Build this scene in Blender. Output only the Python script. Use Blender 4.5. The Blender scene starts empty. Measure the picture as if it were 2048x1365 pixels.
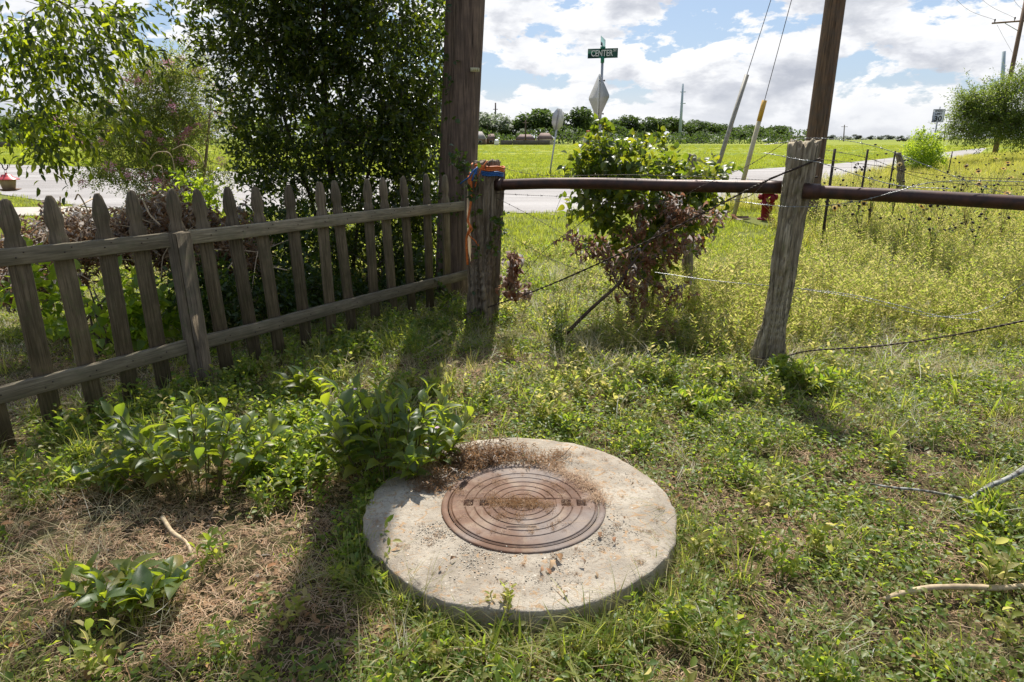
import bpy, math
import numpy as np
from mathutils import Matrix, Vector, Euler

sc = bpy.context.scene
R = math.radians
rng = np.random.default_rng(7)

# ------------------------------------------------------------------ camera, sky, sun, exposure
CAM = np.array([0.0, 0.0, 1.5]); FPX = 1300.0; PITCH = R(17.32)
cam_d = bpy.data.cameras.new('camera'); cam = bpy.data.objects.new('camera', cam_d)
sc.collection.objects.link(cam)
cam.location = (0, 0, 1.5); cam.rotation_euler = (R(90 - 17.32), 0, 0)
cam_d.sensor_width = 36.0; cam_d.lens = 36.0 * FPX / 2048.0
cam_d.clip_start = 0.05; cam_d.clip_end = 9000
sc.camera = cam

SUN_DIR = Vector((0.105, 1.0, 1.40)).normalized()      # towards the sun: ahead of the camera, high
sun_d = bpy.data.lights.new('sun', 'SUN'); sun = bpy.data.objects.new('sun', sun_d)
sc.collection.objects.link(sun)
sun.rotation_euler = SUN_DIR.to_track_quat('Z', 'Y').to_euler()
sun_d.energy = 5.0; sun_d.angle = R(0.53); sun_d.color = (1.0, 0.95, 0.86)

world = bpy.data.worlds.new('World'); sc.world = world; world.use_nodes = True
nt = world.node_tree; nt.nodes.clear(); N = nt.nodes.new; L = nt.links.new
wo = N('ShaderNodeOutputWorld'); bg = N('ShaderNodeBackground'); L(bg.outputs[0], wo.inputs[0])
bg.inputs['Strength'].default_value = 0.066
sky = N('ShaderNodeTexSky'); sky.sky_type = 'NISHITA'; sky.sun_disc = False
sky.sun_elevation = math.asin(SUN_DIR.z); sky.sun_rotation = math.atan2(SUN_DIR.x, SUN_DIR.y)
sky.altitude = 10; sky.air_density = 1.0; sky.dust_density = 1.0; sky.ozone_density = 1.2
tc = N('ShaderNodeTexCoord'); sep = N('ShaderNodeSeparateXYZ'); L(tc.outputs['Generated'], sep.inputs[0])
def mth(op, a, b=None, c=None, tree=None):
    n = (tree or nt).nodes.new('ShaderNodeMath'); n.operation = op
    for i, v in enumerate((a, b, c)):
        if v is None: continue
        if isinstance(v, (int, float)): n.inputs[i].default_value = v
        else: (tree or nt).links.new(v, n.inputs[i])
    return n.outputs[0]
zc = mth('MAXIMUM', sep.outputs['Z'], 0.0)
def ramp(src, pts, tree=None):
    t = tree or nt
    n = t.nodes.new('ShaderNodeValToRGB'); t.links.new(src, n.inputs[0])
    el = n.color_ramp.elements
    while len(el) < len(pts): el.new(0.5)
    for e, (p, c) in zip(el, pts):
        e.position = p; e.color = (*c, 1) if len(c) == 3 else c
    return n.outputs['Color']
def mixc(fac, a, b, tree=None, mode='MIX'):
    t = tree or nt
    n = t.nodes.new('ShaderNodeMix'); n.data_type = 'RGBA'; n.blend_type = mode
    for s, v in ((n.inputs[0], fac), (n.inputs[6], a), (n.inputs[7], b)):
        if isinstance(v, (int, float)): s.default_value = v
        elif isinstance(v, tuple): s.default_value = (*v, 1) if len(v) == 3 else v
        else: t.links.new(v, s)
    return n.outputs[2]
sv_ = N('ShaderNodeVectorMath'); sv_.operation = 'MULTIPLY'; L(tc.outputs['Generated'], sv_.inputs[0]); sv_.inputs[1].default_value = (1.0, 1.0, 2.3)
def snoise(scale, detail, rough, off, dist=0.0):
    mp = N('ShaderNodeVectorMath'); mp.operation = 'ADD'; L(sv_.outputs[0], mp.inputs[0]); mp.inputs[1].default_value = off
    n = N('ShaderNodeTexNoise'); L(mp.outputs[0], n.inputs['Vector'])
    n.inputs['Scale'].default_value = scale; n.inputs['Detail'].default_value = detail
    n.inputs['Roughness'].default_value = rough; n.inputs['Distortion'].default_value = dist
    return n.outputs['Fac']
OFF = (2.7, 6.3, 1.35)
cover = snoise(8.2, 12, 0.60, OFF, 0.15)
cover = mth('SUBTRACT', cover, mth('MULTIPLY', mth('MAXIMUM', mth('SUBTRACT', zc, 0.25), 0.0), 0.20))     # more gaps overhead, between clouds out of view, opened to weaken the sky fill
mask = ramp(cover, [(0.425, (0, 0, 0)), (0.465, (1, 1, 1))])
up_n = snoise(8.2, 9, 0.58, (OFF[0], OFF[1], OFF[2] + 0.05), 0.15)      # cloud above this point shades it: grey undersides
shade = ramp(up_n, [(0.42, (11.0, 11.0, 11.0)), (0.50, (10.2, 10.3, 10.5)), (0.57, (7.8, 8.0, 8.5)), (0.67, (5.8, 6.1, 6.8))])
fine = ramp(snoise(17, 7, 0.6, (8.0, 2.0, 0.0)), [(0.3, (0.88, 0.89, 0.92)), (0.60, (1.0, 1.0, 1.0))])
ccol = mixc(1.0, shade, fine, mode='MULTIPLY')
blue = mixc(0.45, sky.outputs[0], (4.6, 6.6, 10.0))
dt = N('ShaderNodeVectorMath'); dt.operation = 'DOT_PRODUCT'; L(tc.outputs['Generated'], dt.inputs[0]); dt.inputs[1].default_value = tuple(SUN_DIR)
glow = ramp(mth('MULTIPLY_ADD', dt.outputs['Value'], 0.5, 0.5), [(0.0, (.42, .43, .46)), (0.45, (.52, .53, .56)), (0.80, (1, 1, 1))])   # clouds scatter forward; dimmed away from the sun to darken camera-facing sides
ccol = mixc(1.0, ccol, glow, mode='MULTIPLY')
hz = ramp(zc, [(0.0, (1, 1, 1)), (0.07, (0, 0, 0))])
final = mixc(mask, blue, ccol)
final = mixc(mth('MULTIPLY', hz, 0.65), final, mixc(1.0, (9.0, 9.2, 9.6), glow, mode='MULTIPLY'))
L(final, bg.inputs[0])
sc.view_settings.view_transform = 'Standard'; sc.view_settings.look = 'None'
sc.view_settings.exposure = 0.60; sc.view_settings.gamma = 1.0; sc.view_settings.use_curve_mapping = False
sc.render.engine = 'CYCLES'
sc.cycles.max_bounces = 8; sc.cycles.transparent_max_bounces = 8; sc.cycles.use_denoising = True
sc.cycles.sample_clamp_indirect = 6

# ------------------------------------------------------------------ helpers: geometry of the view, noise, meshes
cp, sp = math.cos(PITCH), math.sin(PITCH)
def ray(x, y):
    a = (x - 1024) / FPX; b = -(y - 682.5) / FPX
    return np.array([a, cp + b * sp, -sp + b * cp])
def P(x, y, z=0.0):
    d = ray(x, y); return CAM + d * ((z - 1.5) / d[2])
def at(x, y, Y):
    d = ray(x, y); return CAM + d * (Y / d[1])
def project(p):
    p = np.asarray(p, float) - CAM
    zc_ = p[..., 1] * cp - p[..., 2] * sp
    yc = p[..., 1] * sp + p[..., 2] * cp
    zc_ = np.where(zc_ > 0.05, zc_, np.nan)
    return 1024 + FPX * p[..., 0] / zc_, 682.5 - FPX * yc / zc_, zc_
def _h(i, j, s):
    v = np.sin(i * 127.1 + j * 311.7 + s * 74.7) * 43758.5453
    return v - np.floor(v)
def vn(x, y, sc_=1.0, s=0):
    x = np.asarray(x, float) * sc_ + 100.3; y = np.asarray(y, float) * sc_ + 57.9
    i = np.floor(x); j = np.floor(y); u = x - i; v = y - j
    u = u * u * (3 - 2 * u); v = v * v * (3 - 2 * v)
    return (_h(i, j, s) * (1 - u) + _h(i + 1, j, s) * u) * (1 - v) + (_h(i, j + 1, s) * (1 - u) + _h(i + 1, j + 1, s) * u) * v
def fbm(x, y, sc_=1.0, s=0, o=4):
    t = 0; a = 0.5
    for k in range(o):
        t = t + a * vn(x, y, sc_ * 2 ** k, s + k); a *= 0.5
    return t / (1 - 0.5 ** o)
def sstep(a, b, x):
    t = np.clip((x - a) / (b - a), 0, 1); return t * t * (3 - 2 * t)
def gh(x, y):
    """height of the ground"""
    x = np.asarray(x, float); y = np.asarray(y, float)
    m = sstep(0.5, 14, x - (9.5 + 0.72 * (y - 20)) - 1.5) * sstep(5, 14, y) * 0.85
    near = (fbm(x, y, 1.6, 5, 3) - 0.5) * 0.07 + (vn(x, y, 9, 8) - 0.5) * 0.018
    near = near * (1 - sstep(7, 14, y)) * sstep(0.66, 1.0, np.hypot(x - 0.03, y - 2.29))
    return m + near
def norm(v):
    return v / np.maximum(np.linalg.norm(v, axis=-1, keepdims=True), 1e-9)

def make_mesh(name, V, faces, tint=None, smooth=False, uv=None):
    """faces: list of int arrays (n,3) or (n,4)"""
    V = np.asarray(V, np.float32)
    fs = [np.asarray(f, np.int32) for f in faces if len(f)]
    me = bpy.data.meshes.new(name)
    me.vertices.add(len(V)); me.vertices.foreach_set('co', V.ravel())
    loops = np.concatenate([f.ravel() for f in fs]); tot = np.concatenate([np.full(len(f), f.shape[1], np.int32) for f in fs])
    me.loops.add(len(loops)); me.loops.foreach_set('vertex_index', loops)
    me.polygons.add(len(tot)); start = np.concatenate([[0], np.cumsum(tot)[:-1]]).astype(np.int32)
    me.polygons.foreach_set('loop_start', start); me.polygons.foreach_set('loop_total', tot)
    if smooth: me.polygons.foreach_set('use_smooth', np.ones(len(tot), bool))
    if tint is not None:
        a = me.attributes.new('tint', 'FLOAT', 'POINT'); a.data.foreach_set('value', np.asarray(tint, np.float32))
    me.update(calc_edges=True); me.validate()
    return me
def tag(o, label=None, cat=None, group=None, kind=None):
    if label: o['label'] = label
    if cat: o['category'] = cat
    if group: o['group'] = group
    if kind: o['kind'] = kind
    return o
def thing(name, label, cat, loc=(0, 0, 0), group=None, rot=None):
    o = bpy.data.objects.new(name, None); sc.collection.objects.link(o)
    o.location = tuple(float(v) for v in loc); o.empty_display_size = 0.1
    if rot: o.rotation_euler = rot
    return tag(o, label, cat, group)
def obj(name, me, m=None, parent=None, local=False, kind=None, label=None, matrix=None):
    """a mesh object; with a parent the mesh is in world coordinates unless local"""
    o = bpy.data.objects.new(name, me); sc.collection.objects.link(o)
    if m is not None and len(me.materials) == 0: me.materials.append(m)
    if parent is not None:
        o.parent = parent
        if not local:
            if parent.parent is None: o.matrix_parent_inverse = Matrix.Translation(-Vector(parent.location))
    if matrix is not None: o.matrix_basis = matrix
    if kind: o['kind'] = kind
    if label: o['label'] = label
    return o

class MB:
    """collects shapes into one mesh"""
    def __init__(s): s.V = []; s.F3 = []; s.F4 = []; s.T = []; s.n = 0
    def add(s, V, f3=None, f4=None, tint=0.0):
        V = np.asarray(V, float)
        if f3 is not None and len(f3): s.F3.append(np.asarray(f3) + s.n)
        if f4 is not None and len(f4): s.F4.append(np.asarray(f4) + s.n)
        s.V.append(V); s.T.append(np.full(len(V), tint) if np.isscalar(tint) else np.asarray(tint)); s.n += len(V)
        return s
    def box(s, c, size, M=None, tint=0.0, bev=0.0):
        sx, sy, sz = [v / 2 for v in size]
        if bev <= 0:
            V = np.array([[x, y, z] for z in (-sz, sz) for y in (-sy, sy) for x in (-sx, sx)])
            F = [[0, 2, 3, 1], [4, 5, 7, 6], [0, 1, 5, 4], [1, 3, 7, 5], [3, 2, 6, 7], [2, 0, 4, 6]]
            f3 = None
        else:
            b = bev; V = []; F = []; f3 = []
            idx = {}
            for X in (-1, 1):
                for Y in (-1, 1):
                    for Z in (-1, 1):
                        for ax in range(3):
                            v = [X * (sx - b), Y * (sy - b), Z * (sz - b)]
                            v[ax] = (X * sx, Y * sy, Z * sz)[ax]
                            idx[(X, Y, Z, ax)] = len(V); V.append(v)
            q = []
            for ax in range(3):
                o1, o2 = [(1, 2), (0, 2), (0, 1)][ax]
                for s_ in (-1, 1):
                    k = []
                    for (p, r) in ((-1, -1), (1, -1), (1, 1), (-1, 1)):
                        t = [0, 0, 0]; t[ax] = s_; t[o1] = p; t[o2] = r; k.append(idx[(*t, ax)])
                    q.append(k)
            for ax in range(3):     # edges along ax
                o1, o2 = [(1, 2), (0, 2), (0, 1)][ax]
                for p in (-1, 1):
                    for r in (-1, 1):
                        t0 = [0, 0, 0]; t0[ax] = -1; t0[o1] = p; t0[o2] = r; t1 = list(t0); t1[ax] = 1
                        q.append([idx[(*t0, o1)], idx[(*t1, o1)], idx[(*t1, o2)], idx[(*t0, o2)]])
            for X in (-1, 1):
                for Y in (-1, 1):
                    for Z in (-1, 1): f3.append([idx[(X, Y, Z, a)] for a in range(3)])
            V = np.array(V); F = q
        if M is not None: V = V @ np.asarray(M).T
        return s.add(V + np.asarray(c, float), f3, F, tint)
    def tube(s, pts, rad, n=8, cap=True, tint=0.0, prof=None, up=None):
        pts = np.asarray(pts, float); k = len(pts)
        rad = np.full(k, rad) if np.isscalar(rad) else np.asarray(rad, float)
        d = np.gradient(pts, axis=0); d = norm(d)
        ref = np.array([0, 0, 1.0]) if abs(d[0][2]) < 0.9 else np.array([1.0, 0, 0])
        u = np.zeros((k, 3)); w = ref - d[0] * (ref @ d[0]); w /= np.linalg.norm(w); u[0] = w
        for i in range(1, k):
            w = u[i - 1] - d[i] * (u[i - 1] @ d[i]); u[i] = w / max(np.linalg.norm(w), 1e-9)
        v = np.cross(d, u)
        a = np.arange(n) * 2 * math.pi / n
        ring = (np.cos(a)[None, :, None] * u[:, None, :] + np.sin(a)[None, :, None] * v[:, None, :])
        rr = rad[:, None, None] * (1 if prof is None else prof[:, :, None])
        V = (pts[:, None, :] + ring * rr).reshape(-1, 3)
        i = np.arange(k - 1)[:, None] * n; j = np.arange(n)[None, :]; j2 = (j + 1) % n
        F = np.stack([i + j, i + j2, i + n + j2, i + n + j], -1).reshape(-1, 4)
        f3 = None
        if cap:
            V = np.vstack([V, pts[0], pts[-1]]); c0 = k * n; c1 = c0 + 1; jj = np.arange(n); jn = (jj + 1) % n
            f3 = np.vstack([np.stack([np.full(n, c0), jn, jj], -1), np.stack([np.full(n, c1), (k - 1) * n + jj, (k - 1) * n + jn], -1)])
        return s.add(V, f3, F, tint)
    def lathe(s, c, prof, n=24, M=None, tint=0.0):
        prof = np.asarray(prof, float); k = len(prof); a = np.arange(n) * 2 * math.pi / n
        V = np.stack([prof[:, 0:1] * np.cos(a), prof[:, 0:1] * np.sin(a), np.repeat(prof[:, 1:2], n, 1)], -1).reshape(-1, 3)
        if M is not None: V = V @ np.asarray(M).T
        i = np.arange(k - 1)[:, None] * n; j = np.arange(n)[None, :]; j2 = (j + 1) % n
        F = np.stack([i + j, i + j2, i + n + j2, i + n + j], -1).reshape(-1, 4)
        return s.add(V + np.asarray(c, float), None, F, tint)
    def prism(s, outline, y0, y1, M=None, c=(0, 0, 0), tint=0.0):
        """outline (x,z) convex-ish fan about its centre, extruded in y"""
        o = np.asarray(outline, float); n = len(o)
        A = np.c_[o[:, 0], np.full(n, y0), o[:, 1]]; B = np.c_[o[:, 0], np.full(n, y1), o[:, 1]]
        ca = A.mean(0); cb = B.mean(0)
        V = np.vstack([A, B, ca, cb]); j = np.arange(n); k = (j + 1) % n
        f3 = np.vstack([np.stack([np.full(n, 2 * n), j, k], -1), np.stack([np.full(n, 2 * n + 1), n + k, n + j], -1)])
        f4 = np.stack([j, n + j, n + k, k], -1)
        if M is not None: V = V @ np.asarray(M).T
        return s.add(V + np.asarray(c, float), f3, f4, tint)
    def leaves(s, T, M, Pp, tint):
        """copies of leaf template T=(V,f3,f4) with matrices M (n,3,3) at Pp (n,3)"""
        if len(Pp) == 0: return s
        V, f3, f4 = T; k = len(V); n = len(Pp)
        W = np.einsum('nij,kj->nki', M, V) + Pp[:, None, :]
        off = (np.arange(n) * k)[:, None, None]
        g3 = (np.asarray(f3)[None] + off).reshape(-1, 3) if len(f3) else None
        g4 = (np.asarray(f4)[None] + off).reshape(-1, 4) if len(f4) else None
        return s.add(W.reshape(-1, 3), g3, g4, np.repeat(tint, k))
    def mesh(s, name, smooth=False):
        V = np.vstack(s.V); f = []
        if s.F3: f.append(np.vstack(s.F3))
        if s.F4: f.append(np.vstack(s.F4))
        return make_mesh(name, V, f, np.concatenate(s.T), smooth)
    def build(s, name, m, parent=None, smooth=False, **k):
        return obj(name, s.mesh(name, smooth), m, parent, **k)

def leafT(st, fold=0.15, curl=0.1, droop=0.0):
    """leaf outline: st = [(t, halfwidth)...]; along +y, unit length"""
    V = [(0, 0, 0)]; f3 = []; f4 = []
    for t, w in st:
        z = curl * math.sin(t * math.pi) - droop * t * t
        V += [(-w, t, z + fold * w), (0, t, z), (w, t, z + fold * w)]
    V.append((0, 1, -droop)); e = len(V) - 1
    f3 += [(0, 2, 1), (0, 3, 2)]
    for i in range(len(st) - 1):
        a = 1 + i * 3; b = a + 3
        f4 += [(a, a + 1, b + 1, b), (a + 1, a + 2, b + 2, b + 1)]
    a = 1 + (len(st) - 1) * 3
    f3 += [(a, a + 1, e), (a + 1, a + 2, e)]
    return np.array(V, float), np.array(f3), np.array(f4).reshape(-1, 4)
T_SMALL = leafT([(0.45, 0.24)], 0.5, 0.05)
T_LANCE = leafT([(0.45, 0.16)], 0.5, 0.05, 0.08)
T_OVAL = leafT([(0.28, 0.2), (0.65, 0.2)], 0.4, 0.06, 0.08)
T_BIG = leafT([(0.14, 0.13), (0.34, 0.225), (0.6, 0.21), (0.83, 0.11)], 0.55, 0.10, 0.18)
T_HEART = leafT([(0.08, 0.3), (0.3, 0.42), (0.6, 0.3)], 0.3, 0.06, 0.1)
T_CRUMP = leafT([(0.25, 0.22), (0.5, 0.16), (0.75, 0.14)], 2.2, 0.25, 0.5)
T_BLADE = leafT([(0.33, 0.03), (0.7, 0.022)], 0.5, 0.0, 0.35)

def basis(d, nrm, L_, W_):
    """matrices mapping a unit leaf to direction d, normal about nrm"""
    d = norm(d); x = norm(np.cross(d, nrm)); z = np.cross(x, d)
    return np.stack([x * W_[:, None], d * L_[:, None], z * L_[:, None]], -1)
def sprigs(Ps, Ds, m, length, leafL, r=rng, spread=0.8, droop=0.0, wr=1.0, up=0.8, lv=0.25):
    """m leaves along each twig starting at Ps in direction Ds"""
    n = len(Ps); Ds = norm(Ds)
    t = (np.arange(m) + 0.6)[None, :] / m
    le = length * r.uniform(0.7, 1.3, (n, 1))
    ref = norm(r.normal(size=(n, 3))); u = norm(np.cross(Ds, ref)); v = np.cross(Ds, u)
    phi = np.arange(m)[None, :] * 2.4 + r.uniform(0, 6.28, (n, 1)) + r.normal(0, .3, (n, m))
    perp = np.cos(phi)[..., None] * u[:, None] + np.sin(phi)[..., None] * v[:, None]
    pos = Ps[:, None] + Ds[:, None] * (t * le)[..., None] - np.array([0, 0, 1.0]) * (droop * 0.3 * (t * le) ** 2)[..., None]
    d = Ds[:, None] * 0.7 + perp * spread - np.array([0, 0, droop]) + r.normal(0, .15, (n, m, 3))
    nr = np.array([0, 0, up]) + r.normal(0, .45, (n, m, 3)) + perp * 0.1
    k = n * m; L_ = leafL * r.uniform(1 - lv, 1 + lv, k)
    return basis(d.reshape(k, 3), nr.reshape(k, 3), L_, L_ * wr), pos.reshape(k, 3)

# ------------------------------------------------------------------ materials
def new_mat(name):
    m = bpy.data.materials.new(name); m.use_nodes = True
    t = m.node_tree; t.nodes.clear()
    out = t.nodes.new('ShaderNodeOutputMaterial'); b = t.nodes.new('ShaderNodeBsdfPrincipled')
    t.links.new(b.outputs[0], out.inputs[0])
    return m, t, out, b
def tnoise(t, vec, scale, detail=4, rough=0.55, dist=0.0, w=None):
    n = t.nodes.new('ShaderNodeTexNoise'); t.links.new(vec, n.inputs['Vector'])
    n.inputs['Scale'].default_value = scale; n.inputs['Detail'].default_value = detail
    n.inputs['Roughness'].default_value = rough; n.inputs['Distortion'].default_value = dist
    return n.outputs['Fac']
def tscale(t, vec, s):
    n = t.nodes.new('ShaderNodeVectorMath'); n.operation = 'MULTIPLY'; t.links.new(vec, n.inputs[0]); n.inputs[1].default_value = s
    return n.outputs[0]
def bump(t, h, strength, dist, b):
    n = t.nodes.new('ShaderNodeBump'); n.inputs['Strength'].default_value = strength; n.inputs['Distance'].default_value = dist
    t.links.new(h, n.inputs['Height']); t.links.new(n.outputs[0], b.inputs['Normal'])
def objvec(t, o='Object'):
    n = t.nodes.new('ShaderNodeTexCoord'); return n.outputs[o]
def worldpos(t):
    n = t.nodes.new('ShaderNodeNewGeometry'); return n.outputs['Position']
def simple(name, a, b2=None, rough=0.6, scale=20, metal=0.0, bmp=0.0, bd=0.002, stretch=(1, 1, 1), pos=None, lo=0.35, hi=0.65):
    m, t, out, b = new_mat(name)
    b.inputs['Roughness'].default_value = rough; b.inputs['Metallic'].default_value = metal
    v = tscale(t, objvec(t), stretch)
    n = tnoise(t, v, scale, 6, 0.6)
    b2 = b2 or tuple(c * 0.75 for c in a)
    t.links.new(ramp(n, [(lo, b2), (hi, a)], t), b.inputs['Base Color'])
    if bmp: bump(t, n, bmp, bd, b)
    return m
def leaf_mat(name, cols, trans, tf=0.35, rough=0.45, spec=0.5):
    """cols: colour stops over the per-leaf tint; trans: light let through, green and yellower than the leaf's face"""
    m, t, out, b = new_mat(name)
    at_ = t.nodes.new('ShaderNodeAttribute'); at_.attribute_name = 'tint'
    oi = t.nodes.new('ShaderNodeObjectInfo')
    f = mth('FRACT', mth('ADD', at_.outputs['Fac'], oi.outputs['Random'], tree=t), tree=t)
    k = len(cols); c = ramp(f, [(i / max(k - 1, 1), cc) for i, cc in enumerate(cols)], t)
    t.links.new(c, b.inputs['Base Color'])
    b.inputs['Roughness'].default_value = rough; b.inputs['Specular IOR Level'].default_value = spec
    tr = t.nodes.new('ShaderNodeBsdfTranslucent')
    k2 = len(trans); c2 = ramp(f, [(i / max(k2 - 1, 1), cc) for i, cc in enumerate(trans)], t)
    t.links.new(c2, tr.inputs['Color'])
    mx = t.nodes.new('ShaderNodeMixShader'); mx.inputs[0].default_value = tf
    t.links.new(b.outputs[0], mx.inputs[1]); t.links.new(tr.outputs[0], mx.inputs[2]); t.links.new(mx.outputs[0], out.inputs[0])
    return m
def wood_mat(name, light, dark, stain, axis=2, scale=1.0, bmp=0.6, moss=None):
    m, t, out, b = new_mat(name); b.inputs['Roughness'].default_value = 0.85; b.inputs['Specular IOR Level'].default_value = 0.25
    v0 = objvec(t)
    oi = t.nodes.new('ShaderNodeObjectInfo')
    ad = t.nodes.new('ShaderNodeVectorMath'); ad.operation = 'ADD'; t.links.new(v0, ad.inputs[0])
    cb = t.nodes.new('ShaderNodeCombineXYZ'); rr = mth('MULTIPLY', oi.outputs['Random'], 17.0, tree=t)
    for i in range(3): t.links.new(rr, cb.inputs[i])
    t.links.new(cb.outputs[0], ad.inputs[1]); v0 = ad.outputs[0]
    st = [1, 1, 1]; st[axis] = 0.045
    g1 = tnoise(t, tscale(t, v0, tuple(s * 90 * scale for s in st)), 1.0, 5, 0.65)
    g2 = tnoise(t, tscale(t, v0, tuple(s * 260 * scale for s in st)), 1.0, 3, 0.6)
    bl = tnoise(t, v0, 7.0, 5, 0.6)
    gr = mth('ADD', mth('MULTIPLY', g1, 0.65, tree=t), mth('MULTIPLY', g2, 0.35, tree=t), tree=t)
    c = ramp(gr, [(0.38, dark), (0.58, light)], t)
    s_ = ramp(bl, [(0.40, (0, 0, 0)), (0.68, (1, 1, 1))], t)
    c = mixc(mth('MULTIPLY', s_, 0.75, tree=t), c, stain, tree=t)
    if moss:
        ms = ramp(tnoise(t, v0, 16, 6, 0.7), [(0.55, (0, 0, 0)), (0.70, (1, 1, 1))], t)
        c = mixc(mth('MULTIPLY', ms, 0.6, tree=t), c, moss, tree=t)
    hv = mth('ADD', mth('MULTIPLY', oi.outputs['Random'], 0.5, tree=t), 0.75, tree=t)
    mul = t.nodes.new('ShaderNodeVectorMath'); mul.operation = 'SCALE'; t.links.new(c, mul.inputs[0]); t.links.new(hv, mul.inputs['Scale'])
    t.links.new(mul.outputs[0], b.inputs['Base Color'])
    bump(t, gr, bmp, 0.004, b)
    return m

M = {}
M['picket'] = wood_mat('weathered_picket_wood', (.215, .17, .115), (.065, .048, .031), (.085, .072, .046), moss=(.10, .11, .05))
M['rail'] = wood_mat('weathered_rail_wood', (.29, .245, .17), (.105, .083, .056), (.145, .128, .086), axis=0, moss=(.13, .14, .08))
M['oldpost'] = wood_mat('split_cedar_post_wood', (.42, .36, .26), (.032, .024, .016), (.17, .135, .09), scale=0.55, bmp=1.0, moss=(.11, .12, .05))
M['oldpost_dark'] = wood_mat('dark_cedar_post_wood', (.26, .21, .15), (.035, .025, .017), (.11, .08, .055), scale=0.55, bmp=1.0)
M['pole'] = wood_mat('dark_utility_pole_wood', (.19, .135, .10), (.035, .025, .019), (.09, .066, .052), scale=0.5, bmp=0.9)
M['pole2'] = wood_mat('brown_utility_pole_wood', (.24, .145, .09), (.05, .032, .022), (.13, .10, .08), scale=0.35, bmp=0.8)
M['rust'] = simple('rusty_pipe', (.085, .034, .022), (.032, .017, .014), 0.5, 16, metal=0.25, bmp=0.5)
M['cable'] = simple('rusted_wire', (.07, .045, .032), (.03, .02, .017), 0.6, 60, metal=0.3)
M['galv'] = simple('galvanised_wire', (.42, .43, .44), (.22, .22, .22), 0.42, 60, metal=0.7)
M['steel'] = simple('galvanised_steel', (.42, .43, .44), (.32, .33, .34), 0.45, 8, metal=0.5)
M['bark'] = simple('bark', (.14, .105, .075), (.05, .037, .028), 0.9, 30, bmp=0.6, bd=0.01, stretch=(1, 1, .25))
M['bark_pale'] = simple('pale_bark', (.38, .29, .20), (.20, .15, .10), 0.85, 30, bmp=0.4, bd=0.004)
M['stick'] = simple('dry_stick_wood', (.55, .43, .28), (.28, .21, .13), 0.85, 22, bmp=0.5, bd=0.003)
M['lichen'] = simple('lichen_twig', (.40, .40, .36), (.09, .08, .065), 0.9, 45, bmp=0.5, bd=0.003, lo=.45, hi=.58)
M['twig_pale'] = simple('pale_dry_twig', (.60, .47, .32), (.38, .28, .18), 0.8, 30)
M['twig_dark'] = simple('dark_twig', (.11, .07, .045), (.05, .033, .022), 0.85, 30)

M['laurel'] = leaf_mat('laurel_leaf', [(.020, .036, .010), (.038, .062, .014), (.026, .046, .011), (.075, .092, .018)], [(.08, .14, .010), (.15, .22, .015), (.46, .54, .03)], 0.38, 0.32, 0.7)
M['canopy'] = leaf_mat('canopy_leaf', [(.022, .038, .010), (.03, .05, .012), (.045, .075, .016), (.08, .11, .02)], [(.09, .15, .01), (.24, .34, .012), (.52, .64, .02), (.80, .86, .04)], 0.48, 0.42, 0.5)  # dark silhouette and sunlit lime leaves put into the random leaf colour
M['crape'] = leaf_mat('crape_leaf', [(.06, .09, .025), (.09, .13, .035), (.13, .14, .05)], [(.26, .36, .05), (.40, .50, .07), (.52, .46, .10)], 0.45, 0.55, .3)
M['pink'] = leaf_mat('pink_blossom', [(.55, .12, .26), (.65, .20, .36)], [(.6, .15, .3)], 0.35, 0.7)
M['vine'] = leaf_mat('vine_leaf', [(.04, .07, .014), (.07, .105, .018), (.10, .13, .02), (.17, .16, .02)], [(.18, .28, .02), (.32, .42, .02), (.58, .58, .03)], 0.42, 0.40, 0.55)
M['dead'] = leaf_mat('dead_leaf', [(.14, .06, .03), (.21, .09, .04), (.30, .16, .08), (.11, .05, .028)], [(.42, .15, .05)], 0.32, 0.9, .05)
M['brush'] = leaf_mat('dry_brush_leaf', [(.22, .12, .055), (.13, .065, .03), (.32, .20, .11), (.11, .058, .028)], [(.38, .20, .07)], 0.28, 0.9, .05)
M['litter'] = leaf_mat('fallen_leaf', [(.30, .18, .09), (.19, .10, .05), (.40, .28, .16), (.28, .12, .05)], [(.3, .18, .08)], 0.2, 0.7, .2)
M['broad'] = leaf_mat('broad_leaf', [(.05, .085, .04), (.075, .12, .05), (.10, .145, .05), (.19, .16, .05)], [(.32, .46, .03), (.58, .66, .03), (.44, .54, .03)], 0.46, 0.42, 0.55)
M['lime'] = leaf_mat('lime_leaf', [(.07, .13, .02), (.09, .16, .025)], [(.44, .62, .03), (.66, .78, .05)], 0.55, 0.45)
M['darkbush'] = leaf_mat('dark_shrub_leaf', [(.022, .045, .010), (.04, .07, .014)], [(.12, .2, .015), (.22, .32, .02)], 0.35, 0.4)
M['cover'] = leaf_mat('ground_cover_leaf', [(.060, .108, .028), (.095, .148, .034), (.14, .18, .040), (.24, .225, .09)], [(.32, .50, .03), (.48, .62, .05), (.68, .68, .08)], 0.48, 0.45, 0.38)
M['weed'] = leaf_mat('weed_leaf', [(.10, .145, .032), (.17, .205, .05), (.30, .28, .12), (.36, .31, .16)], [(.40, .52, .06), (.60, .66, .10), (.74, .68, .2), (.74, .62, .28)], 0.52, 0.55, .22)
M['grass'] = leaf_mat('grass_blade', [(.09, .135, .026), (.14, .185, .035), (.27, .25, .09), (.11, .155, .034)], [(.38, .50, .05), (.56, .64, .06), (.70, .62, .16)], 0.48, 0.5, .28)
M['field'] = leaf_mat('field_grass_blade', [(.12, .165, .028), (.19, .21, .035), (.15, .19, .03)], [(.44, .56, .05), (.64, .66, .05)], 0.46, 0.6, .25)
M['yellowgrass'] = leaf_mat('yellow_weed_blade', [(.15, .18, .03), (.24, .235, .045), (.32, .29, .13)], [(.52, .56, .05), (.68, .64, .07), (.70, .60, .2)], 0.5, 0.6, .2)
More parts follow.
